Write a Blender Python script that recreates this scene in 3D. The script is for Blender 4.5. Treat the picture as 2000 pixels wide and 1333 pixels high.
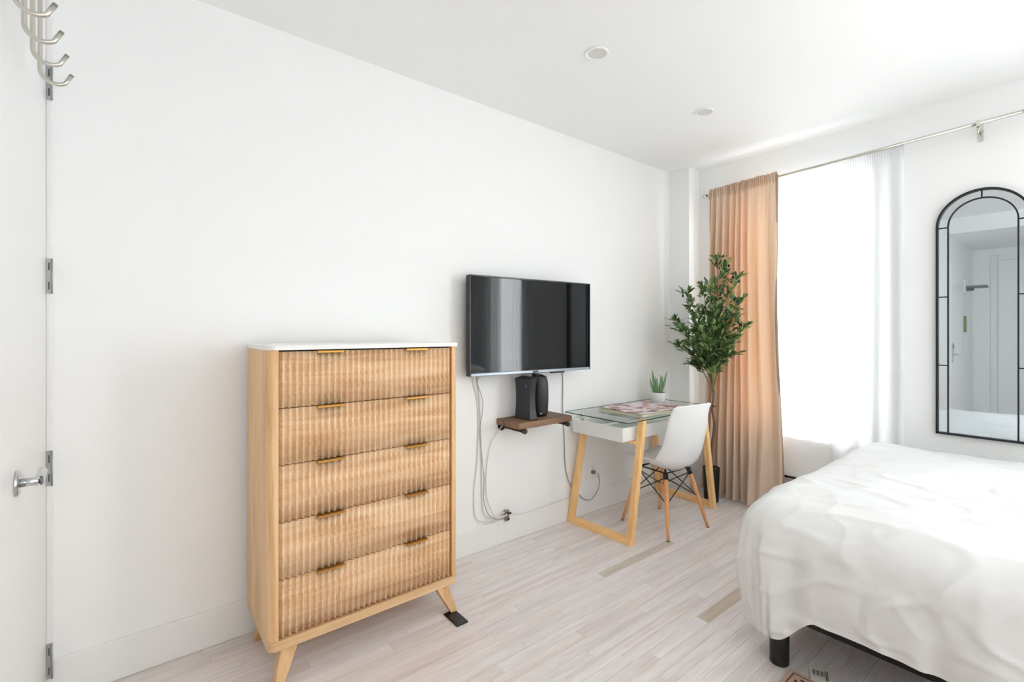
import bpy, bmesh, math, random
from mathutils import Vector, Matrix, noise
random.seed(7)
C = bpy.context.scene.collection
PI = math.pi
for o in list(bpy.data.objects):
    bpy.data.objects.remove(o, do_unlink=True)
S = bpy.context.scene

# ------------------------------------------------------------ camera, sky, light, exposure
cam = bpy.data.cameras.new('camera')
cam.sensor_width = 36.0
cam.lens = 36.0 * 927 / 2000
cam.shift_y = -(648 - 666.5) / 2000 * -1.0
cam.clip_start = 0.02
co = bpy.data.objects.new('camera', cam)
C.objects.link(co)
YAW = math.atan2(1154, 927)
co.location = (2.278, 0.0, 1.28)
co.rotation_euler = (PI / 2, 0, YAW)
S.camera = co

w = bpy.data.worlds.new('overcast')
S.world = w
w.use_nodes = True
bg = w.node_tree.nodes['Background']
bg.inputs[0].default_value = (0.93, 0.97, 1.0, 1)
bg.inputs[1].default_value = 2.4


def area(name, loc, rot, sx, sy, power, col=(1, 1, 1)):
    l = bpy.data.lights.new(name, 'AREA')
    l.shape = 'RECTANGLE'
    l.size = sx
    l.size_y = sy
    l.energy = power
    l.color = col
    o = bpy.data.objects.new(name, l)
    C.objects.link(o)
    o.location = loc
    o.rotation_euler = rot
    return o


area('daylight', (0.90, 3.85, 1.46), (-PI / 2, 0, 0), 0.92, 1.78, 25, (0.97, 0.985, 1.0))
area('daylight', (3.47, 3.85, 1.46), (-PI / 2, 0, 0), 0.88, 1.78, 60, (0.97, 0.985, 1.0))
area('added_fill', (3.05, 0.30, 1.15), Vector((0.75, 0.25, 0.62)).to_track_quat('-Z', 'Y').to_euler(), 0.5, 0.5, 22, (1.0, 0.99, 0.98))  # unseen fill lamp, added to brighten the ceiling and the near part of the room
S.view_settings.view_transform = 'Standard'
S.view_settings.look = 'None'
S.view_settings.gamma = 1.0
S.view_settings.use_curve_mapping = False
S.view_settings.exposure = 0.57
S.cycles.use_denoising = True
S.cycles.max_bounces = 14
S.cycles.diffuse_bounces = 8
S.cycles.glossy_bounces = 5
S.cycles.transmission_bounces = 8
S.cycles.transparent_max_bounces = 12
S.cycles.caustics_reflective = False
S.cycles.caustics_refractive = False
S.cycles.sample_clamp_indirect = 6.0


# ------------------------------------------------------------ materials
def srgb(r, g, b):
    f = lambda c: (c / 255 / 12.92) if c / 255 <= 0.04045 else ((c / 255 + 0.055) / 1.055) ** 2.4
    return (f(r), f(g), f(b), 1)


def mat(name, col, rough=0.5, metal=0.0, spec=0.5, bump=0.0, bscale=60.0, var=0.0, vscale=8.0, ior=1.5):
    m = bpy.data.materials.new(name)
    m.use_nodes = True
    nt = m.node_tree
    b = nt.nodes['Principled BSDF']
    b.inputs['Base Color'].default_value = col
    b.inputs['Roughness'].default_value = rough
    b.inputs['Metallic'].default_value = metal
    b.inputs['IOR'].default_value = ior
    b.inputs['Specular IOR Level'].default_value = spec
    tc = nt.nodes.new('ShaderNodeTexCoord')
    if var > 0:
        n = nt.nodes.new('ShaderNodeTexNoise')
        n.inputs['Scale'].default_value = vscale
        n.inputs['Detail'].default_value = 4
        nt.links.new(tc.outputs['Object'], n.inputs['Vector'])
        mx = nt.nodes.new('ShaderNodeMixRGB')
        mx.inputs[1].default_value = tuple(c * (1 - var) for c in col[:3]) + (1,)
        mx.inputs[2].default_value = tuple(min(1, c * (1 + var)) for c in col[:3]) + (1,)
        nt.links.new(n.outputs['Fac'], mx.inputs[0])
        nt.links.new(mx.outputs[0], b.inputs['Base Color'])
    if bump > 0:
        n = nt.nodes.new('ShaderNodeTexNoise')
        n.inputs['Scale'].default_value = bscale
        n.inputs['Detail'].default_value = 3
        nt.links.new(tc.outputs['Object'], n.inputs['Vector'])
        bp = nt.nodes.new('ShaderNodeBump')
        bp.inputs['Strength'].default_value = bump
        bp.inputs['Distance'].default_value = 0.01
        nt.links.new(n.outputs['Fac'], bp.inputs['Height'])
        nt.links.new(bp.outputs[0], b.inputs['Normal'])
    return m


def wood(name, c1, c2, c3, axis='Z', scale=1.0, rough=0.45, rnd=0.0, streak=14.0, stretch=0.05, spec=0.4, knots=0.0):
    """grain running along the axis, three tones, optional brightness change per object"""
    m = bpy.data.materials.new(name)
    m.use_nodes = True
    nt = m.node_tree
    b = nt.nodes['Principled BSDF']
    b.inputs['Roughness'].default_value = rough
    b.inputs['Specular IOR Level'].default_value = spec
    tc = nt.nodes.new('ShaderNodeNewGeometry')
    oi = nt.nodes.new('ShaderNodeObjectInfo')
    mp = nt.nodes.new('ShaderNodeMapping')
    sc = [1.0, 1.0, 1.0]
    sc['XYZ'.index(axis)] = stretch
    mp.inputs['Scale'].default_value = [v * scale for v in sc]
    add = nt.nodes.new('ShaderNodeVectorMath')
    add.operation = 'ADD'
    mul = nt.nodes.new('ShaderNodeMath')
    mul.operation = 'MULTIPLY'
    mul.inputs[1].default_value = 37.0
    nt.links.new(oi.outputs['Random'], mul.inputs[0])
    nt.links.new(tc.outputs['Position'], mp.inputs['Vector'])
    nt.links.new(mp.outputs[0], add.inputs[0])
    nt.links.new(mul.outputs[0], add.inputs[1])
    n1 = nt.nodes.new('ShaderNodeTexNoise')
    n1.inputs['Scale'].default_value = streak
    n1.inputs['Detail'].default_value = 5
    n1.inputs['Roughness'].default_value = 0.6
    n1.inputs['Distortion'].default_value = 0.6
    n2 = nt.nodes.new('ShaderNodeTexNoise')
    n2.inputs['Scale'].default_value = streak * 7
    n2.inputs['Detail'].default_value = 4
    nt.links.new(add.outputs[0], n1.inputs['Vector'])
    nt.links.new(add.outputs[0], n2.inputs['Vector'])
    r = nt.nodes.new('ShaderNodeValToRGB')
    e = r.color_ramp.elements
    e[0].position = 0.3
    e[0].color = c1
    e[1].position = 0.72
    e[1].color = c3
    k = r.color_ramp.elements.new(0.5)
    k.color = c2
    nt.links.new(n1.outputs['Fac'], r.inputs['Fac'])
    r2 = nt.nodes.new('ShaderNodeValToRGB')
    r2.color_ramp.elements[0].position = 0.32
    r2.color_ramp.elements[0].color = (0.84, 0.79, 0.74, 1)
    r2.color_ramp.elements[1].position = 0.56
    r2.color_ramp.elements[1].color = (1, 1, 1, 1)
    nt.links.new(n2.outputs['Fac'], r2.inputs['Fac'])
    mx = nt.nodes.new('ShaderNodeMixRGB')
    mx.blend_type = 'MULTIPLY'
    mx.inputs[0].default_value = 0.55
    nt.links.new(r.outputs[0], mx.inputs[1])
    nt.links.new(r2.outputs[0], mx.inputs[2])
    last = mx.outputs[0]
    if rnd > 0:
        hs = nt.nodes.new('ShaderNodeHueSaturation')
        mr = nt.nodes.new('ShaderNodeMapRange')
        mr.inputs[3].default_value = 1 - rnd
        mr.inputs[4].default_value = 1 + rnd
        nt.links.new(oi.outputs['Random'], mr.inputs[0])
        nt.links.new(mr.outputs[0], hs.inputs['Value'])
        wn = nt.nodes.new('ShaderNodeTexWhiteNoise')
        wn.noise_dimensions = '1D'
        nt.links.new(oi.outputs['Random'], wn.inputs['W'])
        mr2 = nt.nodes.new('ShaderNodeMapRange')
        mr2.inputs[3].default_value = 0.6
        mr2.inputs[4].default_value = 1.3
        nt.links.new(wn.outputs['Value'], mr2.inputs[0])
        nt.links.new(mr2.outputs[0], hs.inputs['Saturation'])
        nt.links.new(last, hs.inputs['Color'])
        last = hs.outputs[0]
    nt.links.new(last, b.inputs['Base Color'])
    bp = nt.nodes.new('ShaderNodeBump')
    bp.inputs['Strength'].default_value = 0.12
    bp.inputs['Distance'].default_value = 0.002
    nt.links.new(n2.outputs['Fac'], bp.inputs['Height'])
    nt.links.new(bp.outputs[0], b.inputs['Normal'])
    return m


def fabric(name, col, translucent, transparent=0.0, trans_col=None, weave=900.0):
    m = bpy.data.materials.new(name)
    m.use_nodes = True
    nt = m.node_tree
    out = nt.nodes['Material Output']
    nt.nodes.remove(nt.nodes['Principled BSDF'])
    d = nt.nodes.new('ShaderNodeBsdfDiffuse')
    d.inputs[0].default_value = col
    t = nt.nodes.new('ShaderNodeBsdfTranslucent')
    t.inputs[0].default_value = trans_col or col
    tc = nt.nodes.new('ShaderNodeTexCoord')
    n = nt.nodes.new('ShaderNodeTexNoise')
    n.inputs['Scale'].default_value = weave
    nt.links.new(tc.outputs['Object'], n.inputs['Vector'])
    bp = nt.nodes.new('ShaderNodeBump')
    bp.inputs['Strength'].default_value = 0.15
    bp.inputs['Distance'].default_value = 0.001
    nt.links.new(n.outputs['Fac'], bp.inputs['Height'])
    nt.links.new(bp.outputs[0], d.inputs['Normal'])
    mx = nt.nodes.new('ShaderNodeMixShader')
    mx.inputs[0].default_value = translucent
    nt.links.new(d.outputs[0], mx.inputs[1])
    nt.links.new(t.outputs[0], mx.inputs[2])
    last = mx
    if transparent > 0:
        tr = nt.nodes.new('ShaderNodeBsdfTransparent')
        m2 = nt.nodes.new('ShaderNodeMixShader')
        m2.inputs[0].default_value = transparent
        nt.links.new(last.outputs[0], m2.inputs[1])
        nt.links.new(tr.outputs[0], m2.inputs[2])
        last = m2
    nt.links.new(last.outputs[0], out.inputs[0])
    return m


def thin_glass(name, tint, gloss_ior=1.5):
    m = bpy.data.materials.new(name)
    m.use_nodes = True
    nt = m.node_tree
    out = nt.nodes['Material Output']
    nt.nodes.remove(nt.nodes['Principled BSDF'])
    tr = nt.nodes.new('ShaderNodeBsdfTransparent')
    tr.inputs[0].default_value = tint
    g = nt.nodes.new('ShaderNodeBsdfGlossy')
    g.inputs['Roughness'].default_value = 0.02
    fr = nt.nodes.new('ShaderNodeFresnel')
    fr.inputs[0].default_value = gloss_ior
    mx = nt.nodes.new('ShaderNodeMixShader')
    ge = nt.nodes.new('ShaderNodeNewGeometry')
    iv = nt.nodes.new('ShaderNodeMath')
    iv.operation = 'SUBTRACT'
    iv.inputs[0].default_value = 1.0
    nt.links.new(ge.outputs['Backfacing'], iv.inputs[1])
    ml = nt.nodes.new('ShaderNodeMath')
    ml.operation = 'MULTIPLY'
    nt.links.new(iv.outputs[0], ml.inputs[0])
    nt.links.new(fr.outputs[0], ml.inputs[1])
    nt.links.new(ml.outputs[0], mx.inputs[0])
    nt.links.new(tr.outputs[0], mx.inputs[1])
    nt.links.new(g.outputs[0], mx.inputs[2])
    nt.links.new(mx.outputs[0], out.inputs[0])
    return m


M = {}
M['wall'] = mat('white wall paint', (0.872, 0.878, 0.874, 1), 0.6, bump=0.03, bscale=180)
M['ceil'] = mat('white ceiling paint', (0.90, 0.905, 0.90, 1), 0.7, bump=0.02, bscale=150)
M['trim'] = mat('white trim paint', (0.84, 0.84, 0.83, 1), 0.35)
M['door'] = mat('white door paint', (0.86, 0.87, 0.87, 1), 0.3)
M['plank'] = wood('whitewashed plank', srgb(214, 206, 204), srgb(228, 222, 221), srgb(237, 233, 232), 'Y', 1.0, 0.36, rnd=0.02, streak=18, stretch=0.06, spec=0.5)
M['plank_tan'] = wood('tan plank', srgb(192, 180, 164), srgb(203, 191, 176), srgb(212, 201, 187), 'Y', 1.0, 0.34, rnd=0.02, streak=16, stretch=0.06)
M['subfloor'] = mat('plank joint', srgb(140, 124, 114), 0.7)
M['oak_side'] = wood('light oak, upright grain', srgb(216, 168, 116), srgb(234, 192, 142), srgb(244, 210, 166), 'Z', 1.0, 0.42, streak=18, stretch=0.07)
M['oak_front'] = wood('light oak, level grain', srgb(216, 172, 128), srgb(238, 204, 164), srgb(250, 226, 194), 'Y', 1.0, 0.42, streak=34, stretch=0.09)
M['oak_leg'] = wood('light oak leg', srgb(206, 162, 112), srgb(222, 180, 132), srgb(234, 196, 150), 'Z', 1.0, 0.42, streak=18, stretch=0.06)
M['beech'] = wood('beech', srgb(238, 184, 120), srgb(250, 206, 144), srgb(253, 218, 164), 'Z', 1.0, 0.4, streak=16, stretch=0.08)
M['dowel'] = wood('beech dowel', srgb(214, 150, 98), srgb(228, 170, 118), srgb(240, 188, 138), 'Z', 1.0, 0.4, streak=20, stretch=0.06)
M['walnut'] = wood('rustic brown board', srgb(84, 62, 46), srgb(120, 92, 70), srgb(150, 120, 94), 'Y', 1.0, 0.55, streak=20, stretch=0.12)
M['dark_gap'] = mat('dark gap', srgb(40, 26, 14), 0.8)
M['marble'] = mat('white marble top', (0.87, 0.86, 0.85, 1), 0.22, var=0.02, vscale=5)
M['gold'] = mat('brushed gold', srgb(206, 152, 76), 0.35, 0.85)
M['black'] = mat('satin black', srgb(18, 18, 20), 0.4)
M['black_metal'] = mat('black powder coat', srgb(26, 28, 34), 0.45, 0.3)
M['tv_bezel'] = mat('glossy dark bezel', srgb(52, 56, 62), 0.25, 0.3)
M['tv_strip'] = mat('silver bezel strip', srgb(150, 158, 166), 0.3, 0.8)
M['screen'] = mat('black screen glass', srgb(7, 8, 11), 0.04, 0, 0.5, ior=1.4)
M['plastic_dk'] = mat('dark grey plastic', srgb(30, 33, 38), 0.38)
M['plastic_blk'] = mat('black plastic', srgb(14, 15, 18), 0.3)
M['chrome'] = mat('brushed nickel', srgb(206, 202, 194), 0.22, 1.0)
M['chrome2'] = mat('polished nickel', srgb(200, 202, 204), 0.18, 1.0)
M['hinge'] = mat('satin hinge steel', srgb(168, 172, 170), 0.4, 0.7)
M['iron'] = mat('dark iron pipe', srgb(70, 58, 52), 0.45, 0.6, bump=0.1, bscale=200)
M['white_pl'] = mat('white plastic', (0.88, 0.88, 0.87, 1), 0.35)
M['shell'] = mat('white moulded plastic', (0.80, 0.80, 0.795, 1), 0.38)
M['desk_white'] = mat('white lacquer', (0.84, 0.85, 0.83, 1), 0.25)
M['cable'] = mat('grey white cable', srgb(224, 219, 215), 0.5)
M['cable_gr'] = mat('grey cable', srgb(160, 155, 148), 0.5)
M['duvet'] = mat('white cotton', (0.78, 0.785, 0.78, 1), 0.85, spec=0.1, bump=0.06, bscale=900)
M['mattress'] = mat('white ticking', (0.8, 0.8, 0.78, 1), 0.8)
M['curtain'] = fabric('beige cotton', srgb(218, 198, 178), 0.06, 0.0, srgb(245, 176, 120))
M['sheer'] = fabric('white voile', (0.86, 0.87, 0.88, 1), 0.42, 0.05)
M['sheer_thin'] = fabric('thin white voile', (0.86, 0.87, 0.88, 1), 0.75, 0.62)
M['mirror'] = mat('mirror glass', (0.66, 0.71, 0.74, 1), 0.015, 1.0)
M['soil'] = mat('dark soil', srgb(70, 44, 34), 0.95, bump=0.6, bscale=120)
M['aloe'] = mat('aloe leaf', srgb(112, 148, 106), 0.45, var=0.25, vscale=25)
M['leaf'] = mat('olive leaf', srgb(104, 136, 78), 0.45, var=0.3, vscale=9)
M['bark'] = mat('grey brown bark', srgb(122, 98, 78), 0.85, bump=0.5, bscale=90, var=0.2, vscale=30)
M['twig'] = mat('green twig', srgb(146, 142, 96), 0.7)
M['olive'] = mat('dark olive fruit', srgb(44, 30, 36), 0.35)
M['pot_white'] = mat('white ceramic', (0.82, 0.82, 0.81, 1), 0.3)
M['window_pl'] = mat('white vinyl', (0.85, 0.85, 0.85, 1), 0.3)
M['pane'] = thin_glass('window glass', (0.97, 0.98, 0.98, 1))
M['desk_glass'] = thin_glass('greenish table glass', (0.97, 0.99, 0.978, 1), 1.4)
M['glass_edge'] = mat('green glass edge', srgb(44, 72, 66), 0.15)
M['frost'] = mat('lamp diffuser', srgb(216, 214, 206), 0.5)
M['paper'] = mat('paper', srgb(228, 228, 218), 0.6)
M['paper_yl'] = mat('yellow green paper edges', srgb(244, 243, 216), 0.6, var=0.08, vscale=60)
M['ink'] = mat('dark print', srgb(60, 56, 58), 0.7)
M['green_art'] = mat('green print', srgb(120, 150, 96), 0.6, var=0.4, vscale=40)
M['concrete'] = mat('pale concrete', (0.6, 0.6, 0.58, 1), 0.9)


def cover_mat():
    m = bpy.data.materials.new('magazine cover print')
    m.use_nodes = True
    nt = m.node_tree
    b = nt.nodes['Principled BSDF']
    b.inputs['Roughness'].default_value = 0.3
    tc = nt.nodes.new('ShaderNodeTexCoord')
    n = nt.nodes.new('ShaderNodeTexNoise')
    n.inputs['Scale'].default_value = 9
    n.inputs['Detail'].default_value = 2
    n.inputs['Distortion'].default_value = 1.2
    nt.links.new(tc.outputs['Object'], n.inputs['Vector'])
    r = nt.nodes.new('ShaderNodeValToRGB')
    r.color_ramp.interpolation = 'LINEAR'
    cols = [(0.0, srgb(92, 70, 76)), (0.40, srgb(120, 84, 84)), (0.46, srgb(206, 160, 146)), (0.53, srgb(232, 214, 222)), (0.60, srgb(222, 208, 226)), (0.68, srgb(238, 232, 236))]
    el = r.color_ramp.elements
    el[0].position, el[0].color = cols[0]
    el[1].position, el[1].color = cols[-1]
    for p, c in cols[1:-1]:
        k = el.new(p)
        k.color = c
    nt.links.new(n.outputs['Fac'], r.inputs['Fac'])
    nt.links.new(r.outputs[0], b.inputs['Base Color'])
    return m


M['cover'] = cover_mat()


def rug_mat():
    m = bpy.data.materials.new('rug pattern')
    m.use_nodes = True
    nt = m.node_tree
    b = nt.nodes['Principled BSDF']
    b.inputs['Roughness'].default_value = 0.95
    b.inputs['Specular IOR Level'].default_value = 0.05
    tc = nt.nodes.new('ShaderNodeNewGeometry')
    v = nt.nodes.new('ShaderNodeTexVoronoi')
    v.feature = 'F2'
    v.inputs['Scale'].default_value = 55
    n = nt.nodes.new('ShaderNodeTexNoise')
    n.inputs['Scale'].default_value = 45
    n.inputs['Detail'].default_value = 3
    nt.links.new(tc.outputs['Position'], v.inputs['Vector'])
    nt.links.new(tc.outputs['Position'], n.inputs['Vector'])
    a = nt.nodes.new('ShaderNodeMath')
    a.operation = 'MULTIPLY'
    nt.links.new(v.outputs['Distance'], a.inputs[0])
    nt.links.new(n.outputs['Fac'], a.inputs[1])
    r = nt.nodes.new('ShaderNodeValToRGB')
    r.color_ramp.elements[0].position = 0.33
    r.color_ramp.elements[0].color = srgb(188, 158, 138)
    r.color_ramp.elements[1].position = 0.38
    r.color_ramp.elements[1].color = srgb(84, 62, 54)
    nt.links.new(a.outputs[0], r.inputs['Fac'])
    nt.links.new(r.outputs[0], b.inputs['Base Color'])
    return m


M['rug'] = rug_mat()
M['rug_edge'] = mat('rug border', srgb(196, 166, 146), 0.95, bump=0.4, bscale=300)
M['rug_dark'] = mat('rug dark line', srgb(112, 84, 72), 0.95)


# ------------------------------------------------------------ mesh helpers
def BM():
    return bmesh.new()


def add_box(bm, a, b, bev=0.0, seg=2, mtx=None, mi=0):
    cx = [(a[i] + b[i]) / 2 for i in range(3)]
    sz = [abs(b[i] - a[i]) for i in range(3)]
    r = bmesh.ops.create_cube(bm, size=1.0)
    vs = r['verts']
    bmesh.ops.scale(bm, vec=sz, verts=vs)
    bmesh.ops.translate(bm, vec=cx, verts=vs)
    fs = list({f for v in vs for f in v.link_faces})
    if bev > 0:
        es = list({e for v in vs for e in v.link_edges})
        rr = bmesh.ops.bevel(bm, geom=es, offset=bev, segments=seg, profile=0.5, affect='EDGES')
        vs = list({v for f in rr['faces'] for v in f.verts} | {v for v in vs if v.is_valid})
        fs = list({f for v in vs for f in v.link_faces})
    if mtx is not None:
        bmesh.ops.transform(bm, matrix=mtx, verts=vs)
    for f in fs:
        f.material_index = mi
    return vs


def add_hexa(bm, bot, top, bev=0.0):
    """solid between two quads (each 4 points, same winding)"""
    v = [bm.verts.new(p) for p in list(bot) + list(top)]
    fs = [bm.faces.new([v[3], v[2], v[1], v[0]]), bm.faces.new([v[4], v[5], v[6], v[7]])]
    for i in range(4):
        j = (i + 1) % 4
        fs.append(bm.faces.new([v[i], v[j], v[4 + j], v[4 + i]]))
    if bev > 0:
        bmesh.ops.bevel(bm, geom=list({e for f in fs for e in f.edges}), offset=bev, segments=2, profile=0.5, affect='EDGES')


def add_tube(bm, pts, r, seg=8, cap=True):
    pts = [Vector(p) for p in pts]
    n = len(pts)
    rs = r if isinstance(r, (list, tuple)) else [r] * n
    rings = []
    t0 = (pts[1] - pts[0]).normalized()
    up = Vector((0, 0, 1)) if abs(t0.z) < 0.9 else Vector((1, 0, 0))
    nx = t0.cross(up).normalized()
    for i in range(n):
        if i == 0:
            t = pts[1] - pts[0]
        elif i == n - 1:
            t = pts[-1] - pts[-2]
        else:
            t = (pts[i + 1] - pts[i]).normalized() + (pts[i] - pts[i - 1]).normalized()
        t.normalize()
        nx = (nx - t * nx.dot(t)).normalized()
        ny = t.cross(nx)
        rings.append([bm.verts.new(pts[i] + (nx * math.cos(2 * PI * k / seg) + ny * math.sin(2 * PI * k / seg)) * rs[i]) for k in range(seg)])
    for i in range(n - 1):
        for k in range(seg):
            f = bm.faces.new([rings[i][k], rings[i][(k + 1) % seg], rings[i + 1][(k + 1) % seg], rings[i + 1][k]])
            f.smooth = True
    if cap:
        bm.faces.new(list(reversed(rings[0])))
        bm.faces.new(rings[-1])


def smooth_pts(pts, n=8, closed=False):
    P = [Vector(p) for p in pts]
    out = []
    m = len(P)
    for i in range(m - 1):
        p0 = P[max(i - 1, 0)]
        p1, p2 = P[i], P[i + 1]
        p3 = P[min(i + 2, m - 1)]
        for k in range(n):
            t = k / n
            out.append(0.5 * ((2 * p1) + (-p0 + p2) * t + (2 * p0 - 5 * p1 + 4 * p2 - p3) * t * t + (-p0 + 3 * p1 - 3 * p2 + p3) * t ** 3))
    out.append(P[-1])
    return out


def add_lathe(bm, prof, c=(0, 0, 0), seg=32, rfun=None):
    c = Vector(c)
    rings = []
    for r, z in prof:
        rings.append([bm.verts.new(c + Vector((r * (rfun(k, z) if rfun else 1) * math.cos(2 * PI * k / seg), r * (rfun(k, z) if rfun else 1) * math.sin(2 * PI * k / seg), z))) for k in range(seg)])
    for i in range(len(rings) - 1):
        for k in range(seg):
            f = bm.faces.new([rings[i][k], rings[i][(k + 1) % seg], rings[i + 1][(k + 1) % seg], rings[i + 1][k]])
            f.smooth = True
    bm.faces.new(list(reversed(rings[0])))
    bm.faces.new(rings[-1])


def add_prism(bm, poly, axis, lo, hi):
    """poly: 2-D points in the two other axes (cyclic order), extruded along axis"""
    ax = 'XYZ'.index(axis)
    others = [i for i in range(3) if i != ax]

    def mk(p, h):
        v = [0, 0, 0]
        v[others[0]] = p[0]
        v[others[1]] = p[1]
        v[ax] = h
        return bm.verts.new(v)
    a = [mk(p, lo) for p in poly]
    b = [mk(p, hi) for p in poly]
    n = len(poly)
    for i in range(n):
        j = (i + 1) % n
        bm.faces.new([a[i], a[j], b[j], b[i]])
    bm.faces.new(list(reversed(a)))
    bm.faces.new(b)


def obj(name, bm, m, parent=None, origin=(0, 0, 0), smooth=False):
    """link the bmesh as one mesh object; its coordinates are world ones minus origin (the thing's base)"""
    bmesh.ops.recalc_face_normals(bm, faces=bm.faces[:])
    if any(origin):
        bmesh.ops.translate(bm, vec=[-v for v in origin], verts=bm.verts[:])
    me = bpy.data.meshes.new(name)
    bm.to_mesh(me)
    bm.free()
    if smooth:
        for p in me.polygons:
            p.use_smooth = True
    for mm in (m if isinstance(m, (list, tuple)) else [m]):
        me.materials.append(mm)
    o = bpy.data.objects.new(name, me)
    C.objects.link(o)
    if parent is not None:
        o.parent = parent
    elif any(origin):
        o.location = origin
    return o


def thing(name, label, cat, loc=(0, 0, 0), rotz=0.0, group=None):
    o = bpy.data.objects.new(name, None)
    C.objects.link(o)
    o.empty_display_size = 0.1
    o.location = loc
    o.rotation_euler = (0, 0, rotz)
    o['label'] = label
    o['category'] = cat
    if group:
        o['group'] = group
    return o


def tag(o, label, cat, group=None):
    o['label'] = label
    o['category'] = cat
    if group:
        o['group'] = group
    return o


def struct(name, bm, m, label, cat, parent=None):
    o = obj(name, bm, m, parent)
    if parent is None:
        o['kind'] = 'structure'
        o['label'] = label
        o['category'] = cat
    return o


def boxes(l, bev=0.0):
    bm = BM()
    for a, b in l:
        add_box(bm, a, b, bev)
    return bm


# ------------------------------------------------------------ the room
CEIL = 2.612
WY = 3.67          # window wall
RX = 4.50          # right wall
FY = -0.225         # wall with the near door
HX0, HX1, HY = 1.12, 2.95, -2.0   # entry hall behind the camera
HC = 2.43
T = 0.14

# floor: sub floor with strip planks
floor = struct('floor', boxes([((-0.1, HY - 0.1, -0.08), (RX + 0.1, WY + 0.12, -0.012))]), M['subfloor'],
               'pale whitewashed strip wood floor of the bedroom', 'floor')
PW = 0.0535
GAP = 0.0009
ub = BM()
add_box(ub, (0, 0, -1), (1, 1, 0))
for f in ub.faces:
    f.smooth = False
me = bpy.data.meshes.new('plank')
bmesh.ops.recalc_face_normals(ub, faces=ub.faces[:])
ub.to_mesh(me)
ub.free()
me.materials.append(M['plank'])
me_t = me.copy()
me_t.materials.clear()
me_t.materials.append(M['plank_tan'])
rest = BM()
i = 0
x = -0.037
while x < RX:
    x0, x1 = x, x + PW
    xc = (x0 + x1) / 2
    inview = -0.03 < xc < 2.2
    cuts = []
    y = (0.0 if inview else HY) - random.uniform(0, 0.7)
    forced = None
    if 0.604 < xc < 0.655:
        forced = (1.925, 2.56)
    if 1.158 < xc < 1.21:
        forced = (1.98, 2.52)
    ys = [max(y, HY)]
    while ys[-1] < WY:
        ys.append(min(WY, ys[-1] + random.choice((0.45, 0.6, 0.75, 0.9, 1.1, 1.35)) * random.uniform(0.9, 1.1)))
    if forced:
        ys = [v for v in ys if not (forced[0] - 0.25 < v < forced[1] + 0.25)] + list(forced)
        ys.sort()
    for a, b in zip(ys[:-1], ys[1:]):
        if b - a < 0.02:
            continue
        if inview and b > 0.0:
            tan = forced and abs(a - forced[0]) < 1e-6
            o = bpy.data.objects.new('plank', me_t if tan else me)
            C.objects.link(o)
            o.parent = floor
            o.location = (x0 + GAP / 2, a + GAP / 2, random.uniform(-0.0004, 0.0))
            o.scale = (PW - GAP, b - a - GAP, 0.012)
            if tan:
                o['label'] = 'tan plank darker than its neighbours'
        else:
            add_box(rest, (x0 + GAP / 2, a + GAP / 2, -0.012), (x1 - GAP / 2, b - GAP / 2, -0.0002))
    if inview:
        add_box(rest, (x0 + GAP / 2, HY, -0.012), (x1 - GAP / 2, ys[0] if ys[0] < 0.0 else 0.0, -0.0002)) if ys[0] > HY + 0.02 else None
    x = x1
ro = obj('plank_field', rest, M['plank'], floor)
ro['kind'] = 'stuff'

struct('ceiling', boxes([((-T, FY, CEIL), (RX + T, WY + T, CEIL + 0.12)), ((HX0 - 0.12, HY - 0.1, HC), (HX1 + 0.12, FY - 0.121, HC + 0.12))]), M['ceil'],
       'flat white painted ceiling with two recessed lights', 'ceiling')
struct('wall_left', boxes([((-T, FY - 0.1, -0.05), (0, WY, CEIL))]), M['wall'], 'long plain white wall behind the dresser and television', 'wall')
struct('wall_corner', boxes([((0, 3.525, 0), (0.18, WY, CEIL))]), M['wall'], 'shallow white boxed column in the corner left of the tan curtain', 'wall')
struct('wall_right', boxes([((RX, FY, -0.05), (RX + T, WY, CEIL))]), M['wall'], 'white wall at the head of the bed', 'wall')
W1 = (0.46, 1.335)
W2 = (3.06, 3.88)
WZ0, WZ1 = 0.555, 2.33
struct('wall_back', boxes([
    ((-T, WY, -0.05), (W1[0], WY + T, CEIL)),
    ((W1[0], WY, WZ1), (W1[1], WY + T, CEIL)),
    ((W1[0], WY, -0.05), (W1[1], WY + T, WZ0)),
    ((W1[1], WY, -0.05), (W2[0], WY + T, CEIL)),
    ((W2[0], WY, WZ1), (W2[1], WY + T, CEIL)),
    ((W2[0], WY, -0.05), (W2[1], WY + T, WZ0)),
    ((W2[1], WY, -0.05), (RX + T, WY + T, CEIL)),
]), M['wall'], 'white window wall with the arched mirror on it', 'wall')
DX0, DX1, DZ = 0.024, 0.915, 2.44
struct('wall_front', boxes([
    ((0, FY - 0.12, 0), (DX0 - 0.006, FY, CEIL)),
    ((DX0 - 0.006, FY - 0.12, DZ + 0.006), (DX1 + 0.006, FY, CEIL)),
    ((DX1 + 0.006, FY - 0.12, 0), (HX0, FY, CEIL)),
    ((HX1, FY - 0.12, 0), (RX + T, FY, CEIL)),
    ((HX0, FY - 0.12, HC), (HX1, FY, CEIL)),
    ((DX0 - 0.006, FY - 0.16, -0.01), (DX1 + 0.006, FY - 0.12, DZ + 0.02)),
]), M['wall'], 'white wall with the near door and the opening to the entry hall', 'wall')
struct('wall_hall', boxes([
    ((HX0 - 0.12, HY - 0.1, 0), (HX0, FY - 0.12, HC)),
    ((HX1, HY - 0.1, 0), (HX1 + 0.12, FY - 0.12, HC)),
    ((HX0 - 0.12, HY - 0.12, 0), (HX1 + 0.12, HY, HC)),
]), M['wall'], 'white walls of the entry hall, seen in the mirror', 'wall')

BB = 0.145


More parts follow.
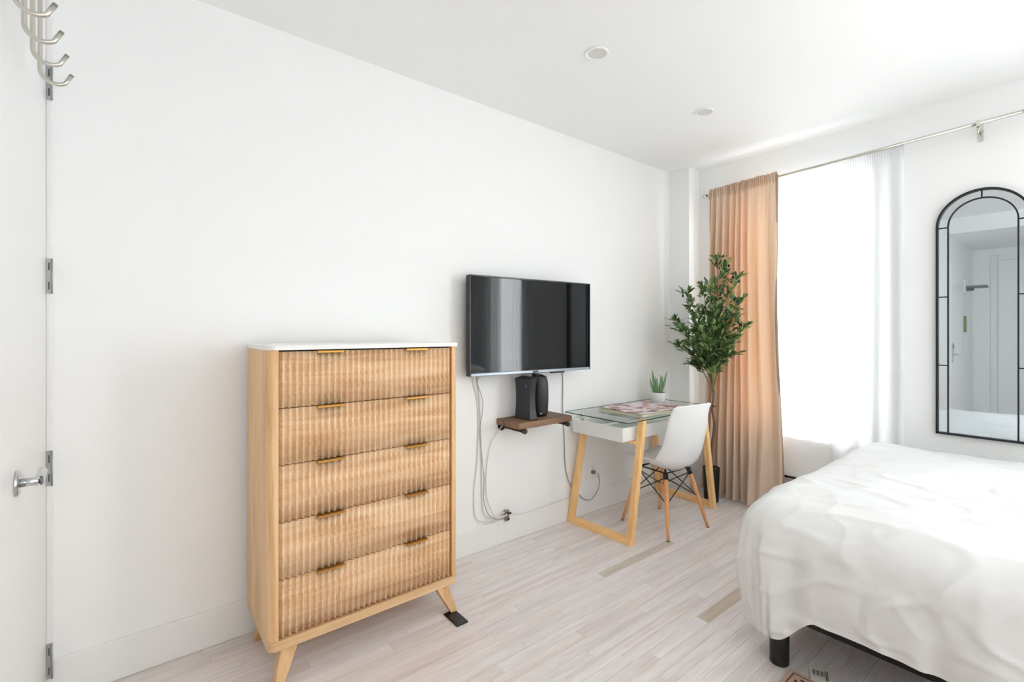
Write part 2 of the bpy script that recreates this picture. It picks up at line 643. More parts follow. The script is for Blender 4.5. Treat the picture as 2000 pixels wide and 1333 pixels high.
def baseboard(name, a, b, label):
    bm = BM()
    add_box(bm, a, b, 0.002, 1)
    struct(name, bm, M['trim'], label, 'baseboard')


baseboard('baseboard_left', (0.0, FY, 0), (0.013, 3.525, BB), 'tall white baseboard along the left wall')
baseboard('baseboard_corner', (0.013, 3.512, 0), (0.193, 3.525, BB), 'short white baseboard on the corner column')
baseboard('baseboard_back', (0.18, WY - 0.013, 0), (RX, WY, BB), 'white baseboard under the windows')
baseboard('baseboard_right', (RX - 0.013, FY, 0), (RX, WY - 0.013, BB), 'white baseboard at the head of the bed')
# casing strip between door and left wall
struct('trim_1', boxes([((0.0, FY, BB), (0.018, FY + 0.015, DZ + 0.02))], 0.0015), M['trim'],
       'narrow white door casing in the left corner', 'trim')


# ------------------------------------------------------------ windows
def window(n, x0, x1, label):
    fr = BM()
    y0, y1 = WY + 0.055, WY + 0.125
    t = 0.045
    for a, b in (((x0, y0, WZ0), (x0 + t, y1, WZ1)), ((x1 - t, y0, WZ0), (x1, y1, WZ1)),
                 ((x0 + t, y0, WZ0), (x1 - t, y1, WZ0 + t)), ((x0 + t, y0, WZ1 - t), (x1 - t, y1, WZ1))):
        add_box(fr, a, b, 0.003, 1)
    o = obj('window_%d' % n, fr, M['window_pl'])
    o['kind'] = 'structure'
    o['label'] = label
    o['category'] = 'window'
    zm = (WZ0 + WZ1) / 2
    for (za, zb, yo) in (((WZ0 + t, zm + 0.02, 0.0), (zm - 0.02, WZ1 - t, 0.03)) if n == 1 else ((WZ0 + t, WZ1 - t, 0.01),)):
        s = BM()
        q = 0.035
        ya, yb = y0 + 0.01 + yo, y0 + 0.035 + yo
        for a, b in (((x0 + t, ya, za), (x0 + t + q, yb, zb)), ((x1 - t - q, ya, za), (x1 - t, yb, zb)),
                     ((x0 + t + q, ya, za), (x1 - t - q, yb, za + q)), ((x0 + t + q, ya, zb - q), (x1 - t - q, yb, zb))):
            add_box(s, a, b)
        so = obj('sash', s, M['window_pl'], o)
        p = BM()
        add_box(p, (x0 + t + q, ya + 0.010, za + q), (x1 - t - q, ya + 0.014, zb - q))
        obj('pane', p, M['pane'], so)
    sl = BM()
    add_box(sl, (x0 - 0.03, WY - 0.030, WZ0 - 0.025), (x1 + 0.015, WY + 0.055, WZ0 + 0.002), 0.004)
    obj('window_sill', sl, M['window_pl'], o)


window(1, W1[0], W1[1], 'white sash window behind the tan curtain and the sheer')
window(2, W2[0], W2[1], 'white single pane window right of the mirror, seen in the television')

# heater enclosure under the first window
hb = thing('heater_cover', 'white heater enclosure low under the bright window', 'heater', (1.12, WY - 0.05, 0.0))
og = (1.12, WY - 0.05, 0)
bm = BM()
add_box(bm, (0.74, WY - 0.035, 0.255), (1.5, WY - 0.001, 0.545), 0.008)
obj('body', bm, M['white_pl'], hb, og)
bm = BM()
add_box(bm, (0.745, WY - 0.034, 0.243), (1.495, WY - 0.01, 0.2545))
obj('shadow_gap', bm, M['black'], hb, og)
bm = BM()
add_box(bm, (0.75, WY - 0.030, 0.0), (1.49, WY - 0.014, 0.2425))
obj('plinth', bm, mat('grey pink plinth', srgb(196, 184, 178), 0.6), hb, og)

# ------------------------------------------------------------ doors
def lever(parent, og, rx, rz, y, sgn=1, d=-1):
    """rose, spindle and lever on a door whose face is the plane y, projecting to +y*sgn, lever pointing along d*x"""
    bm = BM()
    n = 28
    add_tube(bm, [(rx, y, rz), (rx, y + 0.004 * sgn, rz), (rx, y + 0.008 * sgn, rz)], [0.032, 0.032, 0.028], n)
    o = obj('door_handle', bm, M['chrome2'], parent, og)
    bm = BM()
    add_tube(bm, [(rx, y + 0.008 * sgn, rz), (rx, y + 0.046 * sgn, rz)], 0.0105, 16)
    obj('spindle', bm, M['chrome2'], o)
    bm = BM()
    L = smooth_pts([(rx - d * 0.008, y + 0.039 * sgn, rz), (rx + d * 0.03, y + 0.040 * sgn, rz), (rx + d * 0.08, y + 0.039 * sgn, rz), (rx + d * 0.120, y + 0.036 * sgn, rz)], 4)
    add_tube(bm, L, [0.0105] * (len(L) - 1) + [0.008], 14)
    obj('lever', bm, M['chrome2'], o)
    bm = BM()
    add_tube(bm, [(rx, y + 0.046 * sgn, rz), (rx, y + 0.0500 * sgn, rz)], [0.0125, 0.009], 20)
    obj('keyhole_cap', bm, mat('dark keyhole', srgb(120, 122, 124), 0.3, 0.8), o)
    return o


bm = BM()
add_box(bm, (DX0, FY - 0.045, 0.012), (DX1, FY - 0.001, DZ), 0.002, 1)
door1 = struct('door_1', bm, M['door'], 'flat white door at the far left with hook rail on it', 'door')
lever(door1, (0, 0, 0), 0.567, 0.897, FY - 0.001, 1, -1)
for k, z in enumerate((0.150, 0.811, 1.470, 2.133)):
    bm = BM()
    add_box(bm, (0.0182, FY + 0.0005, z - 0.060), (0.0198, FY + 0.0150, z + 0.060), 0.0004, 1)
    add_tube(bm, [(0.0225, FY + 0.0145, z - 0.060), (0.0225, FY + 0.0145, z + 0.060)], 0.0026, 8)
    h = obj('hinge', bm, M['hinge'], door1)
    bm = BM()
    for zz in (z - 0.033, z + 0.033):
        add_box(bm, (0.0197, FY + 0.005, zz - 0.013), (0.0204, FY + 0.0085, zz + 0.013))
    obj('hinge_slot', bm, mat('dark slot', srgb(70, 72, 72), 0.6), h)

# over-door hooks
hr = thing('hook_rack', 'brushed nickel rack of curved hooks hung over the near door', 'hooks', (0.62, FY, DZ))
og = (0.62, FY, DZ)
bm = BM()
add_box(bm, (0.46, FY + 0.026, 2.36), (0.90, FY + 0.030, 2.40), 0.001, 1)
add_box(bm, (0.50, FY + 0.001, 2.38), (0.53, FY + 0.028, 2.384))
add_box(bm, (0.80, FY + 0.001, 2.38), (0.83, FY + 0.028, 2.384))
add_box(bm, (0.50, FY + 0.001, 2.38), (0.53, FY + 0.004, DZ + 0.0022))
add_box(bm, (0.50, FY - 0.030, DZ + 0.0005), (0.53, FY + 0.004, DZ + 0.0022))
add_box(bm, (0.80, FY + 0.001, 2.38), (0.83, FY + 0.004, DZ + 0.0022))
add_box(bm, (0.80, FY - 0.030, DZ + 0.0005), (0.83, FY + 0.004, DZ + 0.0022))
obj('rail', bm, M['chrome'], hr, og)
for k in range(4):
    hx = 0.49 + k * 0.122
    bm = BM()
    y0 = -0.190
    pts = [(hx, y0, 2.40), (hx, y0, 2.2), (hx, y0, 2.02), (hx, y0, 1.985)]
    for a in range(1, 10):
        t = PI * a / 12.5
        pts.append((hx, y0 + 0.030 - 0.030 * math.cos(t), 1.985 - 0.030 * math.sin(t)))
    ly, lz = pts[-1][1], pts[-1][2]
    pts.append((hx, ly + 0.014, lz + 0.028))
    add_tube(bm, pts, 0.0052, 12)
    obj('hook', bm, M['chrome'], hr, og)

# hall doors, seen in the mirror
bm = BM()
for a, b in (((1.30, HY, 0), (1.37, HY + 0.018, 2.33)), ((2.25, HY, 0), (2.32, HY + 0.018, 2.33)), ((1.37, HY, 2.26), (2.25, HY + 0.018, 2.33))):
    add_box(bm, a, b, 0.003, 1)
struct('trim_2', bm, M['trim'], 'white casing of the entry door, seen in the mirror', 'trim')
bm = BM()
add_box(bm, (1.373, HY + 0.0005, 0.01), (2.247, HY + 0.009, 2.257), 0.002, 1)
d2 = struct('door_2', bm, M['door'], 'flat white entry door at the hall end, seen in the mirror', 'door')
lever(d2, (0, 0, 0), 2.18, 0.95, HY + 0.0095, 1, -1)


def side_lever(parent, x, y, z):
    bm = BM()
    add_box(bm, (x, y - 0.03, z - 0.09), (x + 0.008, y + 0.03, z + 0.14), 0.003, 1)
    o = obj('door_handle', bm, M['chrome2'], parent)
    bm = BM()
    add_tube(bm, smooth_pts([(x + 0.008, y, z), (x + 0.055, y, z), (x + 0.06, y - 0.03, z), (x + 0.06, y - 0.12, z)], 4), 0.009, 12)
    obj('lever', bm, M['chrome2'], o)
    bm = BM()
    add_box(bm, (x + 0.008, y - 0.018, z + 0.07), (x + 0.012, y + 0.018, z + 0.12), 0.001, 1)
    obj('keypad', bm, M['black'], o)


bm = BM()
add_box(bm, (HX0 + 0.001, -1.16, 0.01), (HX0 + 0.009, -0.42, 2.12), 0.002, 1)
d3 = struct('door_3', bm, M['door'], 'white side door with keypad lever in the hall, seen in the mirror', 'door')
side_lever(d3, HX0 + 0.009, -0.50, 1.0)


def plate(label, cat, x, y, z, w, h, m, name):
    bm = BM()
    add_box(bm, (x, y - w / 2, z - h / 2), (x + 0.012, y + w / 2, z + h / 2), 0.002, 1)
    return tag(obj(name, bm, m), label, cat)


plate('small green picture on the hall wall, seen in the mirror', 'picture', HX0 + 0.001, -1.36, 1.38, 0.13, 0.22, M['green_art'], 'picture')
plate('white intercom box below the green picture in the hall', 'intercom', HX0 + 0.001, -1.42, 1.10, 0.12, 0.22, M['white_pl'], 'intercom')
cl = thing('wall_shelf', 'small grey bracket shelf with white box high in the hall', 'shelf', (HX0 + 0.001, -1.38, 1.86))
og = (HX0 + 0.001, -1.38, 1.86)
bm = BM()
add_box(bm, (HX0 + 0.001, -1.42, 1.80), (HX0 + 0.02, -1.28, 1.96), 0.003, 1)
obj('box_plate', bm, M['white_pl'], cl, og)
bm = BM()
add_box(bm, (HX0 + 0.02, -1.45, 1.855), (HX0 + 0.22, -1.30, 1.885), 0.004, 1)
add_box(bm, (HX0 + 0.02, -1.40, 1.82), (HX0 + 0.09, -1.36, 1.856), 0.004, 1)
obj('shelf_board', bm, mat('grey shelf', srgb(120, 124, 128), 0.5), cl, og)
for (x_, z_, lb) in ((1.03, 1.42, 'upper white switch plate beside the hall opening, seen in the mirror'), (1.03, 1.18, 'lower white switch plate beside the hall opening, seen in the mirror')):
    bm = BM()
    add_box(bm, (x_ - 0.035, FY + 0.0005, z_ - 0.058), (x_ + 0.035, FY + 0.007, z_ + 0.058), 0.002, 1)
    o = tag(obj('light_switch', bm, M['white_pl']), lb, 'switch')
    bm = BM()
    add_box(bm, (x_ - 0.016, FY + 0.0068, z_ - 0.032), (x_ + 0.016, FY + 0.011, z_ + 0.032), 0.001, 1)
    obj('rocker', bm, M['white_pl'], o)


# ------------------------------------------------------------ ceiling lights
for (x_, y_, lb) in ((0.762, 1.737, 'round recessed ceiling light above the television, nearer of the two'),
                     (0.765, 2.710, 'round recessed ceiling light nearer the window corner')):
    t = thing('recessed_light', lb, 'light', (x_, y_, CEIL), 0, 'recessed ceiling lights')
    og = (x_, y_, CEIL)
    bm = BM()
    seg = 40
    prof = [(0.056, -0.0005), (0.0565, -0.004), (0.054, -0.006), (0.044, -0.005), (0.0425, -0.002)]
    rings = [[bm.verts.new((x_ + r * math.cos(2 * PI * k / seg), y_ + r * math.sin(2 * PI * k / seg), CEIL + z)) for k in range(seg)] for r, z in prof]
    for a in range(len(rings) - 1):
        for k in range(seg):
            bm.faces.new([rings[a][k], rings[a][(k + 1) % seg], rings[a + 1][(k + 1) % seg], rings[a + 1][k]])
    obj('trim_ring', bm, M['white_pl'], t, og, True)
    bm = BM()
    add_lathe(bm, [(0.0428, -0.0018), (0.0428, -0.0006)], og, 40)
    obj('diffuser', bm, M['frost'], t, og)


# ------------------------------------------------------------ dresser
DYa, DYb = 0.382, 1.174
DXb, DXf = 0.045, 0.420
dr = thing('dresser', 'tall light oak dresser with five fluted drawers and white top', 'dresser', (0.23, 0.78, 0))
og = (0.23, 0.78, 0)
ZB, ZT = 0.128, 1.212
RC = 0.028


def plan(y0, y1, x0, x1, r, n=6):
    pts = [(x0, y0), (x0, y1)]
    pts += [(x1 - r + r * math.sin(a * PI / 2 / n), y1 - r + r * math.cos(a * PI / 2 / n)) for a in range(n + 1)]
    pts += [(x1 - r + r * math.cos(a * PI / 2 / n), y0 + r - r * math.sin(a * PI / 2 / n)) for a in range(n + 1)]
    return pts


FA, FB = DYa + 0.034, DYb - 0.033     # drawer opening
# carcass: side panels with rounded front edge, back, bottom
bm = BM()
n = 6
side = [(DXb, DYa), (DXf - RC, DYa)] + [(DXf - RC + RC * math.sin(a * PI / 2 / n), DYa + RC - RC * math.cos(a * PI / 2 / n)) for a in range(1, n + 1)] + [(DXf, FA - 0.001), (DXb, FA - 0.001)]
add_prism(bm, side, 'Z', ZB + 0.036, ZT)
obj('side_panel', bm, M['oak_side'], dr, og)
bm = BM()
side2 = [(p[0], DYa + DYb - p[1]) for p in side]
side2 = [(p[0], p[1]) if abs(p[1] - (DYa + DYb - (FA - 0.001))) > 1e-6 else (p[0], FB + 0.001) for p in side2]
add_prism(bm, list(reversed(side2)), 'Z', ZB + 0.036, ZT)
obj('side_panel', bm, M['oak_side'], dr, og)
bm = BM()
add_prism(bm, plan(DYa, DYb, DXb, DXf + 0.001, RC), 'Z', ZB, ZB + 0.035)
obj('bottom_panel', bm, wood('light oak base', srgb(206, 165, 120), srgb(224, 187, 143), srgb(236, 204, 164), 'Y', 1.0, 0.42, streak=13, stretch=0.07), dr, og)
bm = BM()
add_box(bm, (DXb, FA, ZB + 0.036), (DXb + 0.012, FB, ZT))
obj('back_panel', bm, M['oak_side'], dr, og)
bm = BM()
add_box(bm, (DXb + 0.013, FA, ZB + 0.036), (DXf - 0.026, FB, ZT))
obj('drawer_box', bm, M['dark_gap'], dr, og)
bm = BM()
add_box(bm, (DXb + 0.05, DYa + 0.07, ZB - 0.022), (DXf - 0.035, DYb - 0.07, ZB - 0.0005), 0.003, 1)
obj('apron', bm, M['oak_front'], dr, og)
bm = BM()
add_prism(bm, plan(DYa - 0.004, DYb + 0.006, DXb - 0.004, DXf + 0.008, RC + 0.004), 'Z', ZT + 0.0005, ZT + 0.017)
obj('top', bm, M['marble'], dr, og)
# fluted drawers
NR = 31
dz0, dz1 = ZB + 0.040, ZT - 0.004
DH = (dz1 - dz0) / 5
P_ = (FB - FA - 0.006) / NR


def drawer(za, zb):
    bm = BM()
    y0 = FA + 0.003
    K = 10
    prof = []
    for i in range(NR * K + 1):
        ph = (i % K) / K
        prof.append((DXf - 0.0075 - 0.0070 * math.cos(2 * PI * i / K), y0 + P_ * i / K))
    lo = [bm.verts.new((px, py, za)) for px, py in prof]
    hi = [bm.verts.new((px, py, zb)) for px, py in prof]
    for i in range(len(prof) - 1):
        f = bm.faces.new([lo[i], lo[i + 1], hi[i + 1], hi[i]])
        f.smooth = True
    bl = [bm.verts.new((DXf - 0.026, y0, za)), bm.verts.new((DXf - 0.026, y0 + P_ * NR, za))]
    bh = [bm.verts.new((DXf - 0.026, y0, zb)), bm.verts.new((DXf - 0.026, y0 + P_ * NR, zb))]
    bm.faces.new([bl[0], bl[1]] + list(reversed(lo)))
    bm.faces.new([bh[1], bh[0]] + hi)
    bm.faces.new([bl[0], lo[0], hi[0], bh[0]])
    bm.faces.new([lo[-1], bl[1], bh[1], hi[-1]])
    bm.faces.new([bl[1], bl[0], bh[0], bh[1]])
    return bm


for k in range(5):
    za, zb = dz0 + k * DH + 0.0018, dz0 + (k + 1) * DH - 0.0018
    o = obj('drawer', drawer(za, zb), M['oak_front'], dr, og)
    for yc in (0.598, 0.962):
        bm = BM()
        add_box(bm, (DXf - 0.020, yc - 0.052, zb + 0.0002), (DXf + 0.011, yc + 0.052, zb + 0.0016))
        add_box(bm, (DXf + 0.0085, yc - 0.050, zb - 0.007), (DXf + 0.011, yc + 0.050, zb + 0.0016), 0.0008, 1)
        obj('handle', bm, M['gold'], o, og)
for sy in (0, 1):
    for sx in (0, 1):
        bm = BM()
        dy = -1 if sy == 0 else 1
        dx = -1 if sx == 0 else 1
        yc = (DYa + 0.075) if sy == 0 else (DYb - 0.075)
        xc = (DXb + 0.06) if sx == 0 else (DXf - 0.045)
        fx = xc + dx * (0.045 if sx else 0.03)
        fy = yc + dy * 0.046
        a, b = 0.030, 0.016
        z0 = 0.0 if not (sx and sy) else 0.008
        top = [(xc - a, yc - a, ZB - 0.001), (xc + a, yc - a, ZB - 0.001), (xc + a, yc + a, ZB - 0.001), (xc - a, yc + a, ZB - 0.001)]
        bot = [(fx - b, fy - b, z0), (fx + b, fy - b, z0), (fx + b, fy + b, z0), (fx - b, fy + b, z0)]
        add_hexa(bm, bot, top, 0.002)
        obj('leg', bm, M['oak_leg'], dr, og)
bm = BM()
add_box(bm, (0.415, 1.100, 0.0), (0.530, 1.158, 0.0075), 0.002, 1)
tag(obj('floor_wedge', bm, M['black']), 'small black levelling pad under the dresser\'s front right foot', 'pad')

# ------------------------------------------------------------ television
TW, TH = 0.918, 0.566
TZ = 1.030
tv = thing('television', 'flat black television mounted on the wall above the shelf', 'television', (0.120, 1.912, TZ), math.atan2(-0.06, 0.908))
bm = BM()
add_box(bm, (-0.036, -TW / 2, 0), (-0.001, TW / 2, TH), 0.004)
obj('housing', bm, M['plastic_blk'], tv)
bm = BM()
add_box(bm, (-0.066, -TW / 2 + 0.12, 0.06), (-0.0365, TW / 2 - 0.12, TH - 0.12), 0.01)
obj('back_cover', bm, M['plastic_blk'], tv)
fr = BM()
t_ = 0.009
for a, b in (((-0.001, -TW / 2, 0), (0.006, -TW / 2 + t_, TH)), ((-0.001, TW / 2 - t_, 0), (0.006, TW / 2, TH)), ((-0.001, -TW / 2 + t_, TH - t_), (0.006, TW / 2 - t_, TH))):
    add_box(fr, a, b, 0.0015, 1)
fo = obj('bezel', fr, M['tv_bezel'], tv)
bm = BM()
add_box(bm, (-0.001, -TW / 2 + t_, 0), (0.007, TW / 2 - t_, 0.017), 0.002, 1)
obj('bottom_strip', bm, M['tv_strip'], tv)
bm = BM()
add_box(bm, (-0.001, -TW / 2 + t_, 0.017), (0.0025, TW / 2 - t_, TH - t_))
obj('screen', bm, M['screen'], tv)
bm = BM()
add_box(bm, (0.0025, -0.022, 0.0035), (0.0075, 0.022, 0.0135), 0.001, 1)
obj('logo_badge', bm, M['plastic_dk'], tv)
bm = BM()
add_box(bm, (-0.107, -0.20, 0.18), (-0.0665, 0.20, 0.36), 0.003, 1)
obj('wall_mount', bm, M['black_metal'], tv)
bm = BM()
add_box(bm, (-0.02, 0.13, -0.010), (0.0, 0.24, 0.0), 0.002, 1)
obj('sensor_bar', bm, M['plastic_blk'], tv)

# ------------------------------------------------------------ floating shelf with pipe brackets
sh = thing('wall_shelf', 'small rustic brown wood shelf on pipe brackets below the television', 'shelf', (0.11, 1.92, 0.724))
og = (0.11, 1.92, 0.724)
bm = BM()
add_box(bm, (0.004, 1.708, 0.724), (0.216, 2.135, 0.7595), 0.003)
obj('board', bm, M['walnut'], sh, og)
for y_ in (1.748, 2.095):
    bm = BM()
    add_tube(bm, [(0.0005, y_, 0.711), (0.006, y_, 0.711)], 0.028, 20)
    o = obj('pipe_bracket', bm, M['iron'], sh, og)
    bm = BM()
    add_tube(bm, [(0.006, y_, 0.711), (0.022, y_, 0.711)], 0.0155, 16)
    add_tube(bm, [(0.022, y_, 0.711), (0.205, y_, 0.711)], 0.0105, 16)
    obj('pipe', bm, M['iron'], o, og)
    bm = BM()
    add_tube(bm, [(0.205, y_, 0.711), (0.209, y_, 0.711), (0.224, y_, 0.711), (0.230, y_, 0.711)], [0.0145, 0.0155, 0.0155, 0.010], 16)
    obj('end_cap', bm, M['iron'], o, og)

# modem: slim box with a waisted front and angled top
mo = thing('modem', 'slim upright black modem on the wooden shelf, left of the round router', 'modem', (0.110, 1.842, 0.7605), 0.0)
bm = BM()
N = 14
for i in range(N + 1):
    pass
secs = []
for i in range(N + 1):
    t = i / N
    z = 0.238 * t
    wy = 0.019 + 0.009 * (2 * t - 1) ** 2
    xf = 0.066 + 0.010 * (2 * t - 1) ** 2
    zt = z
    secs.append([bm.verts.new((-0.062, -wy, zt)), bm.verts.new((xf, -wy, zt)), bm.verts.new((xf + 0.003, wy, zt + 0.012 * t)), bm.verts.new((-0.062, wy, zt + 0.012 * t))])
for i in range(N):
    for k in range(4):
        bm.faces.new([secs[i][k], secs[i][(k + 1) % 4], secs[i + 1][(k + 1) % 4], secs[i + 1][k]])
bm.faces.new(list(reversed(secs[0])))
bm.faces.new(secs[-1])
obj('body', bm, M['plastic_dk'], mo)
bm = BM()
add_box(bm, (-0.066, -0.031, 0.0), (0.082, 0.033, 0.006), 0.002, 1)
obj('foot', bm, M['plastic_blk'], mo)
bm = BM()
for z in (0.19, 0.20):
    add_box(bm, (0.03, -0.0265, z), (0.045, -0.0215, z + 0.002))
obj('status_light', bm, mat('blue indicator', srgb(110, 120, 220), 0.4), mo)
bm = BM()
add_box(bm, (0.0685, -0.012, 0.205), (0.0755, 0.012, 0.217), 0.001, 1)
obj('badge', bm, M['plastic_blk'], mo)

ro_ = thing('router', 'rounded black tower router on the shelf under the television', 'router', (0.098, 1.968, 0.7605), 0.0)
bm = BM()
prof = []
H = 0.262
for i in range(26):
    t = i / 25
    r = 0.050 + 0.0065 * math.sin(PI * min(1, t * 1.05)) - 0.006 * max(0, (t - 0.8) / 0.2) ** 2 - 0.008 * max(0, (0.06 - t) / 0.06) ** 2
    prof.append((r, H * t))
seg = 40
rings = []
for r, z in prof:
    rings.append([bm.verts.new((r * math.cos(2 * PI * k / seg), r * math.sin(2 * PI * k / seg), z - 0.022 * (z / H) ** 6 * (0.5 + 0.5 * math.cos(2 * PI * k / seg - 0.6)))) for k in range(seg)])
last = rings[-1]
inner = [bm.verts.new((v.co.x * 0.86, v.co.y * 0.86, v.co.z + 0.001)) for v in last]
deep = [bm.verts.new((v.co.x * 0.80, v.co.y * 0.80, v.co.z - 0.025)) for v in last]
rings += [inner, deep]
for a in range(len(rings) - 1):
    for k in range(seg):
        f = bm.faces.new([rings[a][k], rings[a][(k + 1) % seg], rings[a + 1][(k + 1) % seg], rings[a + 1][k]])
        f.smooth = a < len(rings) - 3
bm.faces.new(list(reversed(rings[0])))
bm.faces.new(rings[-1])
obj('body', bm, M['plastic_dk'], ro_)
bm = BM()
for k in range(6):
    a = 2 * PI * k / 6
    add_tube(bm, [(0, 0, 0.224), (0.038 * math.cos(a), 0.038 * math.sin(a), 0.224)], 0.002, 6)
add_lathe(bm, [(0.012, 0.221), (0.012, 0.227)], (0, 0, 0), 16)
obj('top_grille', bm, M['plastic_blk'], ro_)
bm = BM()
add_box(bm, (0.045, -0.034, 0.018), (0.0475, -0.022, 0.024))
obj('badge', bm, M['frost'], ro_)

# ------------------------------------------------------------ cables and outlets
def cable(pts, r, m, label, cat='cable', n=8, name='cable'):
    bm = BM()
    add_tube(bm, smooth_pts(pts, n), r, 8)
    return tag(obj(name, bm, m), label, cat)


c_ = [(0.04, 1.55, 1.04), (0.010, 1.537, 1.0), (0.007, 1.573, 0.829), (0.007, 1.566, 0.533), (0.007, 1.544, 0.36), (0.007, 1.553, 0.21), (0.02, 1.609, 0.168), (0.02, 1.684, 0.158), (0.020, 1.757, 0.160)]
cable(c_, 0.0032, M['cable'], 'leftmost white cable hanging from the television to the wall box')
c_ = [(0.045, 1.585, 1.04), (0.010, 1.569, 1.0), (0.007, 1.584, 0.828), (0.007, 1.595, 0.588), (0.007, 1.598, 0.349), (0.008, 1.609, 0.222), (0.02, 1.646, 0.186), (0.02, 1.70, 0.184), (0.020, 1.757, 0.190)]
cable(c_, 0.0032, M['cable'], 'second white cable beneath the television, beside the leftmost one')
c_ = [(0.030, 1.560, 1.04), (0.018, 1.553, 1.0), (0.016, 1.600, 0.86), (0.016, 1.578, 0.70), (0.016, 1.592, 0.55), (0.016, 1.607, 0.42), (0.020, 1.602, 0.30), (0.033, 1.628, 0.212), (0.040, 1.69, 0.170), (0.034, 1.757, 0.172)]
cable(c_, 0.0022, M['cable_gr'], 'thin twisted grey cable between the hanging white cables')
c_ = [(0.03, 1.735, 0.72), (0.018, 1.715, 0.69), (0.010, 1.657, 0.608), (0.008, 1.628, 0.433), (0.008, 1.632, 0.312), (0.024, 1.645, 0.25), (0.050, 1.668, 0.19), (0.052, 1.71, 0.182), (0.042, 1.757, 0.182)]
cable(c_, 0.0030, M['cable'], 'white cable dropping from the left bracket of the shelf')
jb = thing('cable_splitter', 'small grey metal cable splitter on the baseboard below the shelf', 'splitter', (0.02, 1.771, 0.13))
og = (0.02, 1.771, 0.13)
bm = BM()
add_box(bm, (0.0135, 1.757, 0.138), (0.034, 1.785, 0.202), 0.003, 1)
obj('body', bm, mat('dull metal', srgb(150, 142, 128), 0.45, 0.6), jb, og)
for z_ in (0.152, 0.187):
    bm = BM()
    add_tube(bm, [(0.034, 1.771, z_), (0.046, 1.771, z_)], 0.006, 10)
    obj('connector', bm, mat('dark metal connector', srgb(84, 80, 72), 0.4, 0.7), jb, og)
bm = BM()
add_tube(bm, [(0.024, 1.785, 0.176), (0.024, 1.803, 0.176)], 0.006, 10)
obj('connector', bm, mat('dark connector', srgb(60, 58, 54), 0.4, 0.7), jb, og)
c_ = [(0.024, 1.803, 0.176), (0.022, 1.83, 0.166), (0.018, 1.902, 0.150), (0.018, 2.075, 0.150), (0.018, 2.25, 0.153), (0.018, 2.36, 0.156)]
cable(c_, 0.0028, M['cable'], 'white cable running along the top of the baseboard to the desk')
c_ = [(0.075, 2.22, 1.04), (0.02, 2.235, 1.03), (0.007, 2.261, 0.98), (0.006, 2.263, 0.88), (0.006, 2.262, 0.758), (0.007, 2.275, 0.585), (0.008, 2.285, 0.376), (0.012, 2.324, 0.248), (0.018, 2.399, 0.162), (0.022, 2.471, 0.107),
      (0.024, 2.54, 0.104), (0.024, 2.605, 0.165), (0.026, 2.608, 0.229), (0.040, 2.580, 0.272), (0.050, 2.562, 0.283)]
cable(c_, 0.0032, M['cable_gr'], 'grey television power cable looping up to the wall outlet')
ou = thing('wall_outlet', 'white double wall outlet under the desk with a plug in it', 'outlet', (0.0, 2.562, 0.305))
og = (0.0, 2.562, 0.305)
bm = BM()
add_box(bm, (0.0003, 2.495, 0.240), (0.006, 2.632, 0.372), 0.002, 1)
obj('cover_plate', bm, M['white_pl'], ou, og)
for yy in (2.53, 2.598):
    bm = BM()
    add_box(bm, (0.006, yy - 0.018, 0.268), (0.0085, yy + 0.018, 0.344), 0.002, 1)
    obj('socket', bm, M['white_pl'], ou, og)
bm = BM()
add_box(bm, (0.0085, 2.540, 0.273), (0.036, 2.564, 0.297), 0.004)
tag(obj('power_plug', bm, mat('taupe plug', srgb(132, 122, 108), 0.5)), 'taupe power plug pushed into the outlet under the desk', 'plug')

# ------------------------------------------------------------ desk
dk = thing('desk', 'white desk with glass top and slanted beech sled legs', 'desk', (0.28, 2.76, 0))
og = (0.28, 2.76, 0)
GY0, GY1, GX0, GX1, GZ = 2.247, 3.272, 0.030, 0.552, 0.742
bm = BM()
r = 0.02
add_prism(bm, [(GX0 + r * (1 - math.cos(a)) if q in (0, 1) else GX1 - r * (1 - math.cos(a)),
                0) for q in () for a in ()] or
          [(GX1 - r + r * math.sin(k * PI / 10), GY1 - r + r * math.cos(k * PI / 10)) for k in range(6)] +
          [(GX1 - r + r * math.cos(k * PI / 10), GY0 + r - r * math.sin(k * PI / 10)) for k in range(6)] +
          [(GX0 + r - r * math.sin(k * PI / 10), GY0 + r - r * math.cos(k * PI / 10)) for k in range(6)] +
          [(GX0 + r - r * math.cos(k * PI / 10), GY1 - r + r * math.sin(k * PI / 10)) for k in range(6)], 'Z', GZ, GZ + 0.006)
bmesh.ops.recalc_face_normals(bm, faces=bm.faces[:])
for f in bm.faces:
    f.material_index = 0 if abs(f.normal.z) > 0.5 else 1
obj('glass_top', bm, [M['desk_glass'], M['glass_edge']], dk, og)
# white tray body: bottom, back, two ends, front rail
BY0, BY1, BX0, BX1, BZ0, BZ1 = 2.318, 3.212, 0.040, 0.462, 0.606, 0.692
bm = BM()
add_box(bm, (BX0, BY0, BZ0), (BX1, BY0 + 0.016, BZ1), 0.001, 1)
obj('side_panel', bm, M['desk_white'], dk, og)
bm = BM()
add_box(bm, (BX0, BY1 - 0.016, BZ0), (BX1, BY1, BZ1), 0.001, 1)
obj('side_panel', bm, M['desk_white'], dk, og)
bm = BM()
add_box(bm, (BX0, BY0 + 0.016, BZ0 + 0.004), (BX1 - 0.018, BY1 - 0.016, BZ0 + 0.020), 0.0005, 1)
obj('bottom_panel', bm, M['desk_white'], dk, og)
bm = BM()
add_box(bm, (BX0, BY0 + 0.016, BZ0 + 0.020), (BX0 + 0.016, BY1 - 0.016, BZ1), 0.0005, 1)
obj('back_panel', bm, M['desk_white'], dk, og)
bm = BM()
add_box(bm, (BX1 - 0.018, BY0 + 0.018, BZ0 + 0.002), (BX1 - 0.002, BY1 - 0.018, BZ1 - 0.001), 0.001, 1)
o = obj('drawer', bm, M['desk_white'], dk, og)
